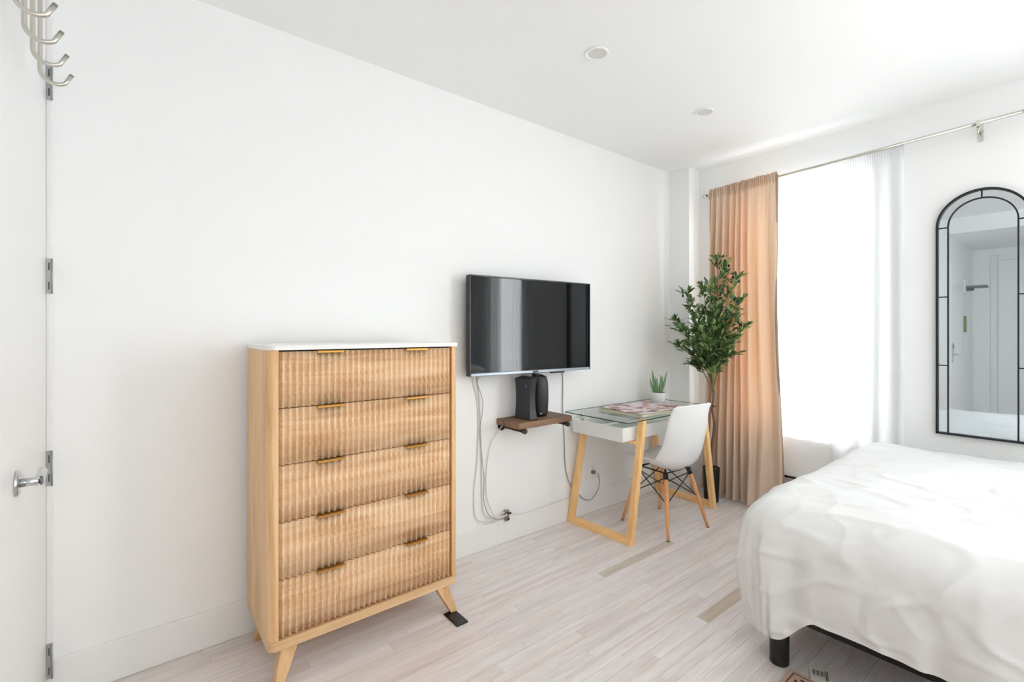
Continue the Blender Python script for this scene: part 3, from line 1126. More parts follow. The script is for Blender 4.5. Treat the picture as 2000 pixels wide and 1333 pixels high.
bm = BM()
add_box(bm, (BX1 - 0.17, BY0 + 0.016, BZ1 - 0.006), (BX1 - 0.15, BY1 - 0.016, BZ1 - 0.001))
obj('divider', bm, M['desk_white'], dk, og)
lt = 0.040
ld = 0.036


def sled(yb, yt):
    """trapezoid frame: bottom bar on the floor at yb, legs leaning to yt at the top"""
    s = 1 if yb < yt else -1
    yb0 = yb

    def leg(xb, xt, ztop):
        bm = BM()
        f = lambda x, y, z: (x, y, z)
        hy = 0.019
        bot = [(xb - ld / 2, yb - hy, 0.0), (xb + ld / 2, yb - hy, 0.0), (xb + ld / 2, yb + hy, 0.0), (xb - ld / 2, yb + hy, 0.0)]
        yt_ = yb + (yt - yb0) * ztop / 0.74
        top = [(xt - ld / 2, yt_ - hy, ztop), (xt + ld / 2, yt_ - hy, ztop), (xt + ld / 2, yt_ + hy, ztop), (xt - ld / 2, yt_ + hy, ztop)]
        add_hexa(bm, bot, top, 0.0015)
        return bm
    obj('leg', leg(0.503, 0.485 + 0.018, 0.741), M['beech'], dk, og)
    yb -= 0.022 * s
    obj('leg', leg(0.034, 0.060, BZ0 - 0.001), M['beech'], dk, og)
    yb += 0.022 * s
    bm = BM()
    q_ = 0.022 * s
    xa_, xb_ = 0.034 + ld / 2, 0.503 - ld / 2
    add_hexa(bm, [(xa_, yb - q_ - 0.018, 0), (xb_, yb - 0.018, 0), (xb_, yb + 0.018, 0), (xa_, yb - q_ + 0.018, 0)], [(xa_, yb - q_ - 0.018, 0.04), (xb_, yb - 0.018, 0.04), (xb_, yb + 0.018, 0.04), (xa_, yb - q_ + 0.018, 0.04)], 0.0012)
    obj('foot_bar', bm, wood('beech level', srgb(238, 184, 120), srgb(250, 206, 144), srgb(253, 218, 164), 'X', 1.0, 0.4, streak=16, stretch=0.08), dk, og)
    bm = BM()
    yk = yb + (yt - yb) * 0.585 / 0.74
    add_box(bm, (0.415, yk - 0.016, 0.583), (0.503 - ld / 2, yk + 0.016, BZ0 - 0.001), 0.0015, 1)
    obj('cross_bar', bm, M['beech'], dk, og)


sled(2.333, 2.458)
sled(3.300, 3.165)
for x_, y_ in ((0.06, 2.40), (0.06, 3.13)):
    bm = BM()
    add_tube(bm, [(x_, y_, BZ0 + 0.02), (x_, y_, GZ - 0.0005)], 0.008, 12)
    obj('standoff', bm, M['chrome'], dk, og)

# ------------------------------------------------------------ magazine pile and aloe on the desk
TOPZ = GZ + 0.0062
mg = thing('magazine', 'thick glossy magazine with pink cover lying on the glass desk top', 'magazine', (0.33, 2.72, TOPZ), -0.04)
bm = BM()
add_box(bm, (-0.190, -0.25, 0.0), (0.178, 0.25, 0.003), 0.001, 1)
obj('back_cover', bm, M['paper'], mg)
bm = BM()
n = 6
for k in range(n):
    z0 = 0.003 + k * 0.0021
    dxr = random.uniform(-0.008, 0.008)
    add_box(bm, (-0.186 + dxr, -0.246 + random.uniform(-0.004, 0.004), z0), (0.172 + dxr, 0.244 + random.uniform(-0.01, 0.008), z0 + 0.0014))
po = obj('pages', bm, M['paper_yl'], mg)
po['kind'] = 'stuff'
# cover with a curled front edge
bm = BM()
NX, NY = 14, 20
gr = []
for i in range(NX + 1):
    row = []
    for j in range(NY + 1):
        x_ = -0.190 + 0.366 * i / NX
        y_ = -0.250 + 0.496 * j / NY
        z_ = 0.0190 + 0.008 * max(0, (i / NX - 0.35)) * (1 + math.sin(j * 0.9)) * (j / NY) + 0.0015 * math.sin(i * 0.5)
        row.append((x_, y_, z_))
    gr.append(row)
vt = [[bm.verts.new(p) for p in row] for row in gr]
vb = [[bm.verts.new((p[0], p[1], p[2] - 0.0012)) for p in row] for row in gr]
for i in range(NX):
    for j in range(NY):
        bm.faces.new([vt[i][j], vt[i + 1][j], vt[i + 1][j + 1], vt[i][j + 1]])
        bm.faces.new([vb[i][j], vb[i][j + 1], vb[i + 1][j + 1], vb[i + 1][j]])
for i in range(NX):
    bm.faces.new([vt[i][0], vb[i][0], vb[i + 1][0], vt[i + 1][0]])
    bm.faces.new([vt[i][NY], vt[i + 1][NY], vb[i + 1][NY], vb[i][NY]])
for j in range(NY):
    bm.faces.new([vt[0][j], vt[0][j + 1], vb[0][j + 1], vb[0][j]])
    bm.faces.new([vt[NX][j], vb[NX][j], vb[NX][j + 1], vt[NX][j + 1]])
obj('cover', bm, M['cover'], mg, smooth=True)

al = thing('potted_aloe', 'small spiky green aloe in a ribbed white pot on the desk', 'plant', (0.155, 3.135, TOPZ))
bm = BM()
seg = 72
add_lathe(bm, [(0.046, 0.0), (0.050, 0.003), (0.057, 0.03), (0.060, 0.065), (0.059, 0.070), (0.054, 0.070), (0.053, 0.060)], (0, 0, 0), seg,
          lambda k, z: 1 + (0.022 if 0.004 < z < 0.068 else 0) * math.cos(2 * PI * k / seg * 18))
obj('pot', bm, M['pot_white'], al)
bm = BM()
add_lathe(bm, [(0.0515, 0.0602), (0.0515, 0.065), (0.03, 0.068)], (0, 0, 0), 24)
obj('soil', bm, M['soil'], al)


def spike(base, tip, w):
    bm = BM()
    base, tip = Vector(base), Vector(tip)
    mid = (base + tip) / 2 + Vector(((base.x) * 0.25, (base.y) * 0.25, 0))
    pts = smooth_pts([base, mid, tip], 5)
    n = len(pts)
    rs = [w * (1 - (i / (n - 1)) ** 1.6) * (0.8 + 0.5 * min(1, i / 3)) + 0.0004 for i in range(n)]
    add_tube(bm, pts, rs, 8)
    return bm


# in the plane across the view: R = (0.627, 0.779)
for a, dz, w_, dd, bs in ((-0.062, 0.135, 0.009, 0.01, -0.022), (-0.048, 0.205, 0.013, 0.0, -0.010), (-0.002, 0.125, 0.009, 0.02, 0.0), (0.018, 0.165, 0.011, -0.01, 0.010),
                          (0.040, 0.150, 0.009, 0.02, 0.014), (0.066, 0.195, 0.010, 0.0, 0.020), (-0.025, 0.150, 0.010, -0.02, -0.004)):
    bx = (0.627 * bs - 0.779 * dd * 0.5, 0.779 * bs + 0.627 * dd * 0.5, 0.060)
    tx = (0.627 * a - 0.779 * dd, 0.779 * a + 0.627 * dd, 0.062 + dz * 0.88)
    obj('leaf', spike(bx, tx, w_), M['aloe'], al)

# ------------------------------------------------------------ shell chair
ch = thing('shell_chair', 'white moulded shell chair with wooden dowel legs at the desk', 'chair', (0.450, 2.768, 0), math.radians(-6))
# side profile, local x: seat front at -x, back at +x
prof = [(-0.215, 0.432), (-0.205, 0.440), (-0.16, 0.436), (-0.08, 0.418), (0.0, 0.404), (0.08, 0.400), (0.140, 0.412), (0.180, 0.448), (0.203, 0.505), (0.218, 0.580), (0.229, 0.660), (0.236, 0.740), (0.239, 0.800), (0.239, 0.824)]
pp = smooth_pts([(a, 0, b) for a, b in prof], 4)
NP = len(pp)
NW = 24
bm = BM()
front, back = [], []


def lerp_tab(t, tab):
    for (a, va), (b, vb) in zip(tab[:-1], tab[1:]):
        if t <= b:
            u = (t - a) / (b - a)
            u = u * u * (3 - 2 * u)
            return va + (vb - va) * u
    return tab[-1][1]


grid = []
for i, p in enumerate(pp):
    t = i / (NP - 1)
    wd = lerp_tab(t, [(0, 0.120), (0.08, 0.185), (0.3, 0.228), (0.55, 0.232), (0.75, 0.222), (0.94, 0.205), (1.0, 0.172)])
    cu = lerp_tab(t, [(0, 0.0), (0.1, 0.022), (0.35, 0.075), (0.55, 0.085), (0.8, 0.050), (1.0, 0.014)])
    q0, q1 = pp[max(i - 1, 0)], pp[min(i + 1, NP - 1)]
    tg = (q1 - q0).normalized()
    nrm = Vector((-tg.z, 0, tg.x))   # towards the sitter
    if nrm.z < 0 and t < 0.5:
        nrm = -nrm
    row = []
    for j in range(NW + 1):
        v = 2 * j / NW - 1
        yy = wd * math.sin(v * PI / 2 * 0.98) if False else wd * v * (1 - 0.10 * v * v)
        lift = cu * (abs(v) ** 2.6)
        row.append((p + nrm * lift + Vector((0, yy, 0)), nrm))
    grid.append(row)
th = 0.0055
vf = [[bm.verts.new(c) for c, nn in row] for row in grid]
vb = [[bm.verts.new(c - nn * th) for c, nn in row] for row in grid]
for i in range(NP - 1):
    for j in range(NW):
        f = bm.faces.new([vf[i][j], vf[i + 1][j], vf[i + 1][j + 1], vf[i][j + 1]])
        f.smooth = True
        f = bm.faces.new([vb[i][j], vb[i][j + 1], vb[i + 1][j + 1], vb[i + 1][j]])
        f.smooth = True
for i in range(NP - 1):
    for j in (0, NW):
        bm.faces.new([vf[i][j], vb[i][j], vb[i + 1][j], vf[i + 1][j]])
for j in range(NW):
    for i in (0, NP - 1):
        bm.faces.new([vf[i][j], vf[i][j + 1], vb[i][j + 1], vb[i][j]])
obj('seat_shell', bm, M['shell'], ch)
LT = [(-0.105, -0.115), (0.105, -0.115), (0.105, 0.115), (-0.105, 0.115)]
LF = [(-0.195, -0.188), (0.192, -0.195), (0.192, 0.195), (-0.195, 0.188)]
zt = 0.372
for (a, b), (c, d) in zip(LT, LF):
    bm = BM()
    P0, P1 = Vector((a, b, zt)), Vector((c, d, 0.0))
    pts = [P0.lerp(P1, k / 6) for k in range(7)]
    add_tube(bm, pts, [0.0125, 0.0145, 0.0148, 0.0140, 0.0125, 0.0108, 0.0095], 14)
    obj('leg', bm, M['dowel'], ch)
bm = BM()
for (a, b), (c, d) in zip(LT, LF):
    P0, P1 = Vector((a, b, zt)), Vector((c, d, 0.0))
    add_tube(bm, [P0.lerp(P1, -0.03), P0.lerp(P1, 0.075)], 0.0165, 12)
    add_tube(bm, [Vector((a, b, zt + 0.005)), Vector((a * 0.75, b * 0.75, 0.392))], 0.007, 8)
add_tube(bm, [(-0.105, -0.115, 0.380), (0.105, -0.115, 0.380), (0.105, 0.115, 0.380), (-0.105, 0.115, 0.380), (-0.105, -0.115, 0.380)], 0.005, 8)
obj('metal_bracket', bm, M['black'], ch)
for i in range(4):
    j = (i + 1) % 4
    A0, A1 = Vector((*LT[i], zt)), Vector((*LF[i], 0.0))
    B0, B1 = Vector((*LT[j], zt)), Vector((*LF[j], 0.0))
    for s_, e_ in ((A0.lerp(A1, 0.05), B0.lerp(B1, 0.46)), (B0.lerp(B1, 0.05), A0.lerp(A1, 0.46))):
        bm = BM()
        add_tube(bm, [s_, e_], 0.0034, 8)
        obj('brace_rod', bm, M['black'], ch)
for i in range(4):
    bm = BM()
    c, d = LF[i]
    add_lathe(bm, [(0.0098, 0.0), (0.0104, 0.004)], (c, d, 0.0), 12)
    obj('foot_glide', bm, M['iron'], ch)

# ------------------------------------------------------------ olive tree
TX, TY = 0.455, 3.38
tr = thing('olive_tree', 'artificial olive tree with slim trunk in a black pot by the curtain', 'tree', (0.425, 3.42, 0))
og = (0.425, 3.42, 0)
bm = BM()
add_lathe(bm, [(0.050, 0.0), (0.052, 0.004), (0.060, 0.25), (0.062, 0.255), (0.057, 0.256), (0.055, 0.24)], (0.425, 3.42, 0), 32)
obj('pot', bm, M['black'], tr, og)
bm = BM()
add_lathe(bm, [(0.0545, 0.241), (0.0545, 0.246)], (0.425, 3.42, 0), 24)
obj('soil', bm, M['soil'], tr, og)
trunk = smooth_pts([(0.425, 3.42, 0.24), (0.440, 3.40, 0.42), (0.470, 3.385, 0.58), (0.452, 3.385, 0.70), (0.464, 3.38, 0.80), (0.460, 3.38, 0.925)], 5)
bm = BM()
add_tube(bm, trunk, [0.0115 - 0.004 * i / (len(trunk) - 1) for i in range(len(trunk))], 10)
obj('trunk', bm, M['bark'], tr, og)
ends = [(0.509, 3.36, 1.80), (0.575, 3.34, 1.755), (0.262, 3.36, 1.575), (0.150, 3.37, 1.37), (0.215, 3.33, 1.17), (0.640, 3.36, 1.65), (0.680, 3.32, 1.49),
        (0.705, 3.36, 1.31), (0.640, 3.30, 1.12), (0.405, 3.34, 1.60), (0.326, 3.30, 1.45), (0.350, 3.30, 1.03), (0.55, 3.26, 1.45), (0.60, 3.28, 1.10),
        (0.45, 3.22, 1.30), (0.38, 3.20, 1.18), (0.52, 3.20, 1.20), (0.47, 3.42, 1.40), (0.30, 3.40, 1.28), (0.60, 3.40, 1.38), (0.50, 3.28, 1.62), (0.27, 3.24, 1.30), (0.66, 3.24, 1.24)]
Ro = random.Random(5)


def add_leaf(bm, p, d, up, L, W):
    d = d.normalized()
    s = d.cross(up)
    if s.length < 1e-3:
        s = d.cross(Vector((1, 0, 0)))
    s.normalize()
    n_ = s.cross(d).normalized()
    a = bm.verts.new(p)
    m1l = bm.verts.new(p + d * L * 0.30 - s * W * 0.42 + n_ * W * 0.18)
    m1r = bm.verts.new(p + d * L * 0.30 + s * W * 0.42 + n_ * W * 0.18)
    m2l = bm.verts.new(p + d * L * 0.68 - s * W * 0.45 + n_ * W * 0.10)
    m2r = bm.verts.new(p + d * L * 0.68 + s * W * 0.45 + n_ * W * 0.10)
    c1 = bm.verts.new(p + d * L * 0.30)
    c2 = bm.verts.new(p + d * L * 0.68 - n_ * W * 0.05)
    e = bm.verts.new(p + d * L - n_ * W * 0.2)
    for f in ([a, c1, m1l], [a, m1r, c1], [m1l, c1, c2, m2l], [c1, m1r, m2r, c2], [m2l, c2, e], [c2, m2r, e]):
        bm.faces.new(f)


leafmats = [M['leaf'], mat('pale olive leaf', srgb(164, 182, 118), 0.5, var=0.3, vscale=12), mat('deep olive leaf', srgb(66, 100, 60), 0.4, var=0.3, vscale=12)]
for bi, e in enumerate(ends):
    b0 = trunk[-1] - Vector((0, 0, Ro.uniform(0.0, 0.10)))
    e = Vector(e)
    mid = b0.lerp(e, 0.5) + Vector(((b0.x - e.x) * 0.15 + Ro.uniform(-0.02, 0.02), Ro.uniform(-0.02, 0.02), 0.03))
    pts = smooth_pts([b0, mid, e], 12)
    bm = BM()
    n = len(pts)
    add_tube(bm, pts, [0.0042 - 0.003 * i / (n - 1) for i in range(n)], 6)
    br = obj('branch', bm, M['bark'] if bi % 3 == 0 else M['twig'], tr, og)
    lb = BM()
    for i in range(int(n * 0.34), n):
        p = pts[i]
        t = (pts[min(i + 1, n - 1)] - pts[max(i - 1, 0)]).normalized()
        for q in range(3):
            a = Ro.uniform(0, 2 * PI)
            side = Vector((math.cos(a), math.sin(a), Ro.uniform(-0.1, 0.5)))
            tl = Ro.uniform(0.012, 0.055)
            # a short twig with a few leaves
            tip = p + side * tl + t * 0.02
            for z in range(Ro.choice((2, 3, 3))):
                d = (side * Ro.uniform(0.3, 1.0) + t * Ro.uniform(0.3, 1.0) + Vector((Ro.uniform(-.5, .5), Ro.uniform(-.5, .5), Ro.uniform(-.35, .5))))
                pos = p.lerp(tip, Ro.uniform(0.2, 1.0))
                nf0 = len(lb.faces)
                add_leaf(lb, pos, d, Vector((Ro.uniform(-.6, .6), Ro.uniform(-.6, .6), 1)), Ro.uniform(0.040, 0.062), Ro.uniform(0.014, 0.021))
                lb.faces.ensure_lookup_table()
                mi = Ro.choice((0, 0, 1, 2, 2))
                for fi in range(nf0, len(lb.faces)):
                    lb.faces[fi].material_index = mi
    # tip leaves
    for z in range(6):
        add_leaf(lb, pts[-1], (pts[-1] - pts[-3]).normalized() + Vector((Ro.uniform(-.8, .8), Ro.uniform(-.8, .8), Ro.uniform(-.1, .5))), Vector((Ro.uniform(-.5, .5), Ro.uniform(-.5, .5), 1)), 0.042, 0.013)
    lo = obj('foliage', lb, leafmats, br, og)
    lo['kind'] = 'stuff'
    if bi in (0, 1, 2, 3, 5, 6, 7, 10, 12, 14, 17):
        for z in range(2):
            bm = BM()
            c = e + Vector((Ro.uniform(-.03, .03), Ro.uniform(-.03, .03), Ro.uniform(-.03, .02)))
            bmesh.ops.create_icosphere(bm, subdivisions=2, radius=0.0085)
            bmesh.ops.scale(bm, vec=(1, 1, 1.35), verts=bm.verts[:])
            bmesh.ops.translate(bm, vec=c, verts=bm.verts[:])
            add_tube(bm, [c + Vector((0, 0, 0.011)), e], 0.0008, 4)
            obj('olive', bm, M['olive'], tr, og, True)

# ------------------------------------------------------------ curtain rod and curtains
RY = 3.58


def rodz(x):
    return 2.362 + 0.030 * (x - 0.3)


rd = thing('curtain_rod', 'long brushed nickel curtain rod across the window wall', 'rod', (1.86, RY, 2.40))
og = (1.86, RY, 2.40)
bm = BM()
add_tube(bm, [(0.298, RY, rodz(0.298)), (2.05, RY, rodz(2.05))], 0.0095, 16)
obj('rod', bm, M['chrome'], rd, og)
bm = BM()
add_tube(bm, [(2.03, RY, rodz(2.03)), (4.38, RY, rodz(4.38) - 0.02)], 0.0120, 16)
obj('rod_sleeve', bm, M['chrome'], rd, og)
for x_, s_ in ((0.298, -1), (4.38, 1)):
    bm = BM()
    z_ = rodz(x_) - (0.02 if s_ > 0 else 0)
    add_tube(bm, [(x_, RY, z_), (x_ + s_ * 0.006, RY, z_), (x_ + s_ * 0.008, RY, z_), (x_ + s_ * 0.022, RY, z_), (x_ + s_ * 0.030, RY, z_)], [0.012, 0.012, 0.018, 0.018, 0.012], 18)
    obj('finial', bm, M['chrome'], rd, og)
for x_ in (0.325, 1.855, 4.34):
    bm = BM()
    z_ = rodz(x_)
    add_box(bm, (x_ - 0.010, WY - 0.004, z_ - 0.075), (x_ + 0.010, WY, z_ + 0.02), 0.001, 1)
    add_tube(bm, [(x_, WY - 0.004, z_ - 0.03), (x_, RY + 0.02, z_ - 0.03), (x_, RY, z_ - 0.020)], 0.006, 10)
    add_box(bm, (x_ - 0.008, RY - 0.015, z_ - 0.020), (x_ + 0.008, RY + 0.015, z_ - 0.0125), 0.002, 1)
    add_box(bm, (x_ - 0.007, RY - 0.016, z_ - 0.016), (x_ + 0.007, RY - 0.013, z_ + 0.014), 0.001, 1)
    add_tube(bm, [(x_, RY - 0.006, z_ - 0.055), (x_, RY - 0.006, z_ - 0.020)], 0.004, 8)
    obj('bracket', bm, M['chrome'], rd, og)


def solidify(bm, grid, th):
    """grid of points -> thin two-sided sheet"""
    n, m = len(grid), len(grid[0])
    V = [[bm.verts.new(p) for p in row] for row in grid]
    for i in range(n - 1):
        for j in range(m - 1):
            f = bm.faces.new([V[i][j], V[i + 1][j], V[i + 1][j + 1], V[i][j + 1]])
            f.smooth = True


# beige curtain
def beige():
    bm = BM()
    NU, NV = 300, 150
    grid = []
    for iv in range(NV + 1):
        t = iv / NV
        # t = 0 is the ruffle top, 1 is the hem
        row = []
        for iu in range(NU + 1):
            u = iu / NU
            x0 = 0.338 - 0.010 * t - 0.12 * max(0, t - 0.35) ** 1.3
            x1 = 0.845 - 0.006 * math.sin(PI * min(1, t * 1.5)) + 0.085 * max(0, t - 0.35) ** 1.4
            # folds packed to the left, the right part flat
            uu = u + 0.06 * math.sin(2 * PI * u)
            x = x0 + (x1 - x0) * uu
            ph = 2 * PI * (9.0 * u ** 0.72)
            amp = 0.030 * (1 - 0.55 * max(0, min(1, (u - 0.55) / 0.25))) * min(1, 0.35 + t * 3)
            fold = math.sin(ph + 0.9 * math.sin(2.2 * t + 3 * u)) * amp
            fold += 0.010 * noise.noise(Vector((u * 9, t * 2.5, 0.3))) + 0.004 * noise.noise(Vector((u * 34, t * 5, 2.0)))
            # wide swell of the free part at the bottom
            b = max(0, t - 0.72) / 0.28
            fold -= 0.060 * b ** 1.3 * math.exp(-((u - 0.80) / 0.14) ** 2)
            fold += 0.012 * b * math.sin(2 * PI * (u * 3.2 + 0.5 * b))
            # gathered header
            hd = max(0, 1 - t / 0.028)
            if t < 0.03:
                fold = fold * 0.35 + 0.007 * math.sin(2 * PI * u * 38 + 2 * math.sin(u * 23))
            y = RY - 0.014 + fold - 0.010
            if 0.006 < t < 0.022:
                y -= 0.005
            if t < 0.055:
                y += 0.004 * math.sin(2 * PI * u * 38 + 2 * math.sin(u * 23)) * (1 - t / 0.055)
            zt = rodz(x) + 0.034
            hem = 0.014 + 0.022 * max(0, (u - 0.62) / 0.38) * (1 + 0.3 * math.sin(u * 17))
            if u < 0.2:
                hem += 0.03
            z = zt + (hem - zt) * t
            if t < 0.004:
                z += 0.004 * math.sin(2 * PI * u * 37) + 0.003 * math.sin(2 * PI * u * 61)
            # storage creases
            for zc in (2.06, 1.35, 0.46, 0.245):
                y += 0.0022 * math.exp(-((z - zc - 0.004 * math.sin(u * 20)) / 0.006) ** 2)
            y = min(y, WY - 0.018)
            row.append((x, y, z))
        grid.append(row)
    solidify(bm, grid, 0.001)
    return bm


bt = tag(obj('curtain', beige(), M['curtain']), 'tan cotton curtain gathered on the rod beside the olive tree', 'curtain')
bm = BM()
grid = []
for iv in range(121):
    t = iv / 120
    z = 2.39 + (0.035 - 2.39) * t
    x1 = 0.845 - 0.006 * math.sin(PI * min(1, t * 1.5)) + 0.085 * max(0, t - 0.35) ** 1.4
    y = RY - 0.030 + 0.006 * math.sin(t * 9)
    grid.append([(x1 - 0.014, y, z), (x1 - 0.006, y - 0.004, z), (x1 + 0.004, y + 0.001, z)])
solidify(bm, grid, 0.001)
obj('side_hem', bm, fabric('doubled hem', srgb(176, 160, 146), 0.08), bt)


def sheer(x0, x1, nf, name, label, seed, lean=0.0, narrow=0.0):
    bm = BM()
    NU, NV = 260, 70
    grid = []
    for iv in range(NV + 1):
        t = iv / NV
        row = []
        for iu in range(NU + 1):
            u = iu / NU
            x = x0 + (x1 - x0) * u + narrow * t * (u - 0.5)
            a = 0.014 * min(1, 0.3 + 2 * t)
            f = a * math.sin(2 * PI * nf * u + 1.3 * math.sin(5 * u + seed)) + 0.014 * noise.noise(Vector((u * nf * 0.8 + seed, t * 1.2, seed)))
            if t < 0.03:
                f = 0.35 * f + 0.003 * math.sin(2 * PI * u * 60)
            y = RY + 0.024 + f
            zt = rodz(x) + 0.018
            zb_ = 0.06
            if x0 < 1:
                q = max(0.0, min(1.0, (x - 1.10) / 0.12))
                zb_ = 0.535 - 0.475 * (q ** 2.2)
            z = zt + (zb_ - zt) * t
            row.append((x, min(y, WY - 0.045 if z < 0.65 else WY - 0.015), z))
        grid.append(row)
    solidify(bm, grid, 0.0)
    return tag(obj(name, bm, M['sheer'] if x0 < 1 else M['sheer_thin']), label, 'curtain')


sheer(0.78, 1.535, 7, 'sheer_curtain', 'white sheer curtain over the bright window by the tan curtain', 1.0)
sheer(2.68, 3.46, 8, 'sheer_curtain', 'left white sheer over the window right of the mirror', 4.0)
sheer(3.48, 4.28, 8, 'sheer_curtain', 'right white sheer over the window right of the mirror', 7.0)

# ------------------------------------------------------------ arched mirror
MX, MR, MRI = 1.860, 0.190, 0.139
MZ0, MZA = 0.690, 1.880
MY = WY - 0.012
mi = thing('arched_mirror', 'tall arched wall mirror in a thin black divided frame', 'mirror', (MX, MY, MZ0))
og = (MX, MY, MZ0)


def arch_pts(r, z0, n=32):
    return [(MX - r, z0)] + [(MX - r * math.cos(PI * k / n), MZA + r * math.sin(PI * k / n)) for k in range(n + 1)] + [(MX + r, z0)]


bm = BM()
add_prism(bm, arch_pts(MR - 0.004, MZ0 + 0.003), 'Y', MY + 0.003, MY + 0.008)
obj('glass', bm, M['mirror'], mi, og)
bm = BM()
add_prism(bm, arch_pts(MR - 0.003, MZ0 + 0.002), 'Y', MY + 0.0085, WY - 0.0005)
obj('backboard', bm, M['black'], mi, og)


def band(bm, r, w, z0, y0, y1, n=40):
    a = arch_pts(r, z0, n)
    b = arch_pts(r - w, z0, n)
    for k in range(len(a) - 1):
        p = [(a[k][0], a[k][1]), (a[k + 1][0], a[k + 1][1]), (b[k + 1][0], b[k + 1][1]), (b[k][0], b[k][1])]
        vs = [bm.verts.new((q[0], y0, q[1])) for q in p] + [bm.verts.new((q[0], y1, q[1])) for q in p]
        bm.faces.new([vs[0], vs[1], vs[2], vs[3]])
        bm.faces.new([vs[7], vs[6], vs[5], vs[4]])
        bm.faces.new([vs[1], vs[0], vs[4], vs[5]])
        bm.faces.new([vs[3], vs[2], vs[6], vs[7]])


bm = BM()
band(bm, MR, 0.0095, MZ0, MY - 0.014, WY - 0.0005)
add_box(bm, (MX - MR, MY - 0.014, MZ0 - 0.001), (MX + MR, WY - 0.0005, MZ0 + 0.0085))
bmesh.ops.remove_doubles(bm, verts=bm.verts[:], dist=1e-5)
obj('outer_frame', bm, M['black_metal'], mi, og)
bm = BM()
band(bm, MRI + 0.003, 0.0068, MZ0 + 0.008, MY - 0.004, MY + 0.003)
bmesh.ops.remove_doubles(bm, verts=bm.verts[:], dist=1e-5)
obj('inner_frame', bm, M['black_metal'], mi, og)
for s_ in (-1, 1):
    for z_ in (1.877, 1.479, 1.085):
        bm = BM()
        xa, xb = MX + s_ * (MRI + 0.001), MX + s_ * (MR - 0.008)
        add_box(bm, (min(xa, xb), MY - 0.004, z_ - 0.003), (max(xa, xb), MY + 0.003, z_ + 0.003))
        obj('muntin', bm, M['black_metal'], mi, og)
bm = BM()
add_box(bm, (MX - 0.003, MY - 0.004, MZA + MRI), (MX + 0.003, MY + 0.003, MZA + MR - 0.008))
obj('muntin', bm, M['black_metal'], mi, og)

# ------------------------------------------------------------ bed
BX0_, BX1_, BY0_, BY1_ = 1.460, 3.98, 1.915, 3.46
bd = thing('bed_frame', 'black platform bed frame with round legs under the duvet', 'bed', (1.475, 1.915, 0))
og = (1.475, 1.915, 0)
for a, b, nm in (((BX0_, BY0_, 0.205), (BX1_, BY0_ + 0.03, 0.275), 'side_rail'), ((BX0_, BY1_ - 0.03, 0.205), (BX1_, BY1_, 0.275), 'side_rail'),
                 ((BX0_, BY0_ + 0.03, 0.205), (BX0_ + 0.03, BY1_ - 0.03, 0.275), 'foot_rail'), ((BX1_ - 0.03, BY0_ + 0.03, 0.205), (BX1_, BY1_ - 0.03, 0.275), 'head_rail')):
    bm = BM()
    add_box(bm, a, b, 0.003, 1)
    obj(nm, bm, M['black'], bd, og)
for k in range(12):
    bm = BM()
    xx = BX0_ + 0.15 + k * 0.20
    add_box(bm, (xx, BY0_ + 0.03, 0.262), (xx + 0.06, BY1_ - 0.03, 0.2745))
    obj('slat', bm, M['black'], bd, og)
for x_ in (1.494, 2.72, 3.93):
    for y_ in (1.957, 3.42):
        bm = BM()
        add_lathe(bm, [(0.031, 0.0), (0.034, 0.004), (0.034, 0.2045)], (x_, y_, 0), 28)
        obj('leg', bm, M['black'], bd, og)
bm = BM()
add_box(bm, (1.50, 1.945, 0.2755), (3.96, 3.44, 0.575), 0.05, 4)
tag(obj('mattress', bm, M['mattress'], None, (0, 0, 0)), 'white mattress hidden under the duvet on the black frame', 'mattress')


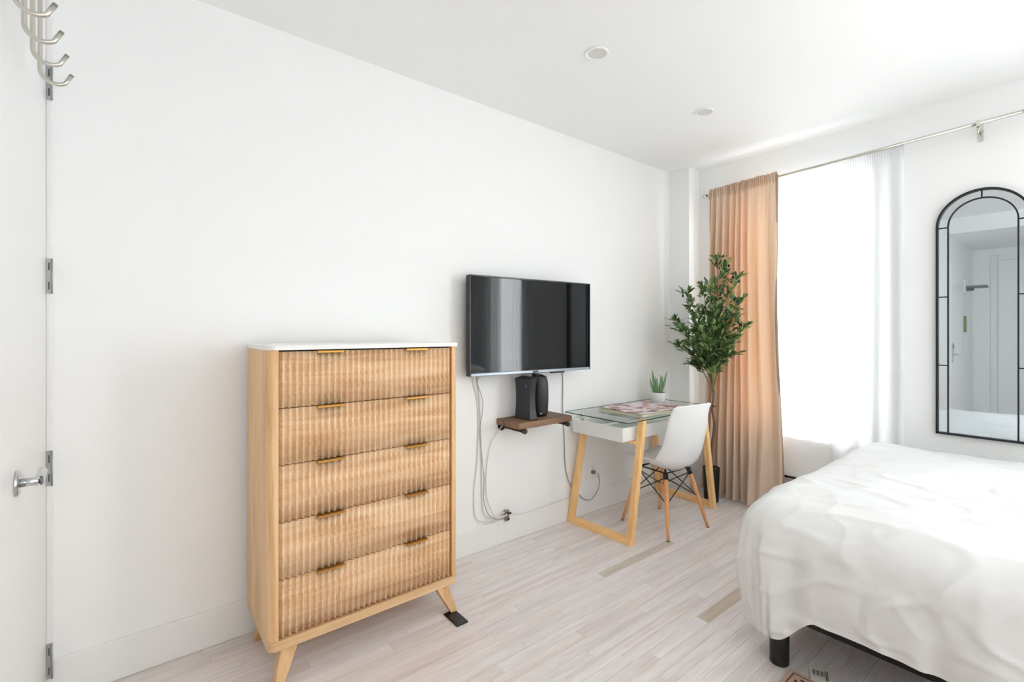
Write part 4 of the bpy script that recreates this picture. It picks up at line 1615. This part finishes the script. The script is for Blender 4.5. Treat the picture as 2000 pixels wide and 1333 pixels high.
def duvet():
    bm = BM()
    X0, Y0, Y1, ZT_ = 1.492, 2.000, 3.40, 0.632
    RHO = 0.14
    s0, s1 = -0.66, 2.42       # along x from X0
    t0, t1 = -0.66, (Y1 - Y0) + 0.42
    NS, NT = 300, 250
    grid = []
    for i in range(NS + 1):
        s = s0 + (s1 - s0) * i / NS
        row = []
        for j in range(NT + 1):
            # near hem is longer round the foot corner, shorter along the side
            xs = X0 + s
            k = max(0, min(1, (xs - 1.515) / 0.13))
            k = k * k * (3 - 2 * k)
            L0 = 0.585 * (1 - k) + 0.468 * k + 0.012 * noise.noise(Vector((xs * 5, 0, 3))) + 0.006 * noise.noise(Vector((xs * 17, 0, 9)))
            v = j / NT
            t = -L0 + (t1 + L0) * v
            cx = max(0.0, s)
            cy = min(max(0.0, t), Y1 - Y0)
            ox, oy = s - cx, t - cy
            # cloth near the corner is gathered: treat the two drops as one
            r = (abs(ox) ** 3.2 + abs(oy) ** 3.2) ** (1 / 3.2)
            if r > 1e-9:
                dx, dy = ox, oy
                q = math.hypot(dx, dy)
                nx, ny = dx / q, dy / q
            else:
                nx = ny = 0.0
            if r < RHO * PI / 2:
                out = RHO * math.sin(r / RHO)
                down = RHO * (1 - math.cos(r / RHO))
            else:
                rr = r - RHO * PI / 2
                out = RHO + 0.012 * math.sin(min(1, rr / 0.4) * PI) + (0.0 if ox >= 0 else -0.07 * max(0, rr - 0.10))
                down = RHO + rr
            down = min(down, 0.515 + 0.006 * math.sin(s * 30))
            hang = min(1.0, max(0.0, (r - 0.10) / 0.35))
            # perimeter coordinate
            if r > 1e-9:
                if ox < 0 and oy < 0:
                    per = -0.35 * math.atan2(abs(ox), abs(oy))
                elif ox < 0:
                    per = -0.55 - cy
                else:
                    per = cx
            else:
                per = cx
            wv = 0.030 * hang * noise.noise(Vector((per * 5.5, down * 1.6, 1.0))) + 0.015 * hang * noise.noise(Vector((per * 13, down * 2.5, 5.0)))
            wv += 0.05 * hang * noise.noise(Vector((per * 2.0, down * 0.8, 8.0)))
            # the pull crease that runs up from the notch in the near hem
            if oy < 0:
                cxr = X0 + per
                line = 1.61 - 0.16 * (down - 0.10)
                wv -= 0.016 * hang * math.exp(-((cxr - line) / 0.035) ** 2) * max(0, min(1, (down - 0.15) / 0.22))
                wv += 0.012 * hang * math.exp(-((cxr - line + 0.09) / 0.05) ** 2)
            # fine creases
            P = Vector((X0 + s, Y0 + t, 0))
            c1 = 1 - abs(noise.noise(Vector((P.x * 2.6 + P.y * 2.1, P.y * 5.5 - P.x * 2.0, 2.0)))) * 2
            c2 = 1 - abs(noise.noise(Vector((P.x * 7 - P.y * 3, P.y * 6 + P.x * 2, 6.0)))) * 2
            cr = 0.0065 * max(0, c1 - 0.80) / 0.20 + 0.0034 * max(0, c2 - 0.78) / 0.22
            puff = 0.013 * noise.noise(Vector((P.x * 2.4, P.y * 2.4, 4.0))) + 0.004 * noise.noise(Vector((P.x * 7, P.y * 7, 1.0)))
            nz = math.cos(min(PI / 2, r / RHO))
            nh = math.sin(min(PI / 2, r / RHO))
            off = wv + (puff + cr)
            x = X0 + cx + nx * out + nx * nh * off
            y = Y0 + cy + ny * out + ny * nh * off
            z = ZT_ - down + nz * off
            # gentle crown of the filling
            z += 0.018 * math.sin(PI * min(1, max(0, cy / (Y1 - Y0)))) * min(1, cx / 0.25 + 0.3)
            # hem roll
            if v < 0.012:
                z += 0.004
            y = min(y, WY - 0.03)
            row.append((x, y, max(z, 0.012)))
        grid.append(row)
    n, m = len(grid), len(grid[0])
    V = [[bm.verts.new(p) for p in row] for row in grid]
    for i in range(n - 1):
        for j in range(m - 1):
            f = bm.faces.new([V[i][j], V[i + 1][j], V[i + 1][j + 1], V[i][j + 1]])
            f.smooth = True
    return bm


tag(obj('duvet', duvet(), M['duvet']), 'rumpled white duvet draped over the bed down to the frame', 'duvet')
for yc, lb in ((2.32, 'white pillow at the head of the bed, nearer the room'), (3.05, 'white pillow at the head of the bed, nearer the window')):
    bm = BM()
    N = 20
    gt, gb = [], []
    for i in range(N + 1):
        rt, rb = [], []
        for j in range(N + 1):
            a, b = 2 * i / N - 1, 2 * j / N - 1
            h = 0.075 * ((1 - a ** 4) * (1 - b ** 4)) ** 0.5
            px, py = 3.68 + a * 0.23 * (1 - 0.06 * b * b), yc + b * 0.33 * (1 - 0.06 * a * a)
            rt.append(bm.verts.new((px, py, 0.745 + h)))
            rb.append(rt[-1] if (i in (0, N) or j in (0, N)) else bm.verts.new((px, py, 0.745 - h)))
        gt.append(rt)
        gb.append(rb)
    for i in range(N):
        for j in range(N):
            bm.faces.new([gt[i][j], gt[i + 1][j], gt[i + 1][j + 1], gt[i][j + 1]])
            bm.faces.new([gb[i][j], gb[i][j + 1], gb[i + 1][j + 1], gb[i + 1][j]])
    tag(obj('pillow', bm, M['duvet'], smooth=True), lb, 'pillow', 'pillows at the head of the bed')

# ------------------------------------------------------------ rug corner with label
rg = thing('rug', 'tan patterned rug corner on the floor by the bed leg', 'rug', (1.535, 1.951, 0))
og = (1.535, 1.935, 0)
bm = BM()
add_box(bm, (1.540, 0.75, 0.0005), (2.40, 1.925, 0.009), 0.003, 1)
obj('border', bm, M['rug_edge'], rg, og)
bm = BM()
for a, b in (((1.556, 0.766, 0.009), (1.561, 1.909, 0.0098)), ((2.379, 0.766, 0.009), (2.384, 1.909, 0.0098)), ((1.561, 1.904, 0.009), (2.379, 1.909, 0.0098)), ((1.561, 0.766, 0.009), (2.379, 0.771, 0.0098))):
    add_box(bm, a, b)
obj('border_line', bm, M['rug_dark'], rg, og)
bm = BM()
add_box(bm, (1.575, 0.785, 0.0088), (2.365, 1.890, 0.0105))
obj('patterned_field', bm, M['rug'], rg, og)
# care label sticking out beyond the edge
bm = BM()
L_ = [(1.572, 2.012), (1.612, 1.915), (1.668, 1.935), (1.632, 2.034)]
vs = [bm.verts.new((a, b, 0.0012 if k in (0, 3) else 0.0105)) for k, (a, b) in enumerate(L_)]
vs2 = [bm.verts.new((v.co.x, v.co.y, v.co.z + 0.0006)) for v in vs]
bm.faces.new(vs)
bm.faces.new(vs2)
for k in range(4):
    bm.faces.new([vs[k], vs[(k + 1) % 4], vs2[(k + 1) % 4], vs2[k]])
lbm = obj('care_label', bm, M['paper'], rg, og)
bm = BM()


def lp(u, v):
    a = Vector((*L_[0], 0.0012)).lerp(Vector((*L_[3], 0.0012)), u)
    b = Vector((*L_[1], 0.0105)).lerp(Vector((*L_[2], 0.0105)), u)
    return a.lerp(b, v) + Vector((0, 0, 0.0009))


for k in range(9):
    u = 0.16 + k * 0.07
    wd_ = 0.028 if k % 3 else 0.045
    q = [lp(u, 0.22), lp(u + wd_, 0.22), lp(u + wd_, 0.58), lp(u, 0.58)]
    bm.faces.new([bm.verts.new(p) for p in q])
for k in range(2):
    q = [lp(0.80 + k * 0.08, 0.12), lp(0.85 + k * 0.08, 0.12), lp(0.85 + k * 0.08, 0.75), lp(0.80 + k * 0.08, 0.75)]
    bm.faces.new([bm.verts.new(p) for p in q])
obj('printed_lines', bm, M['ink'], lbm, (0, 0, 0)).location = (-og[0], -og[1], -og[2])
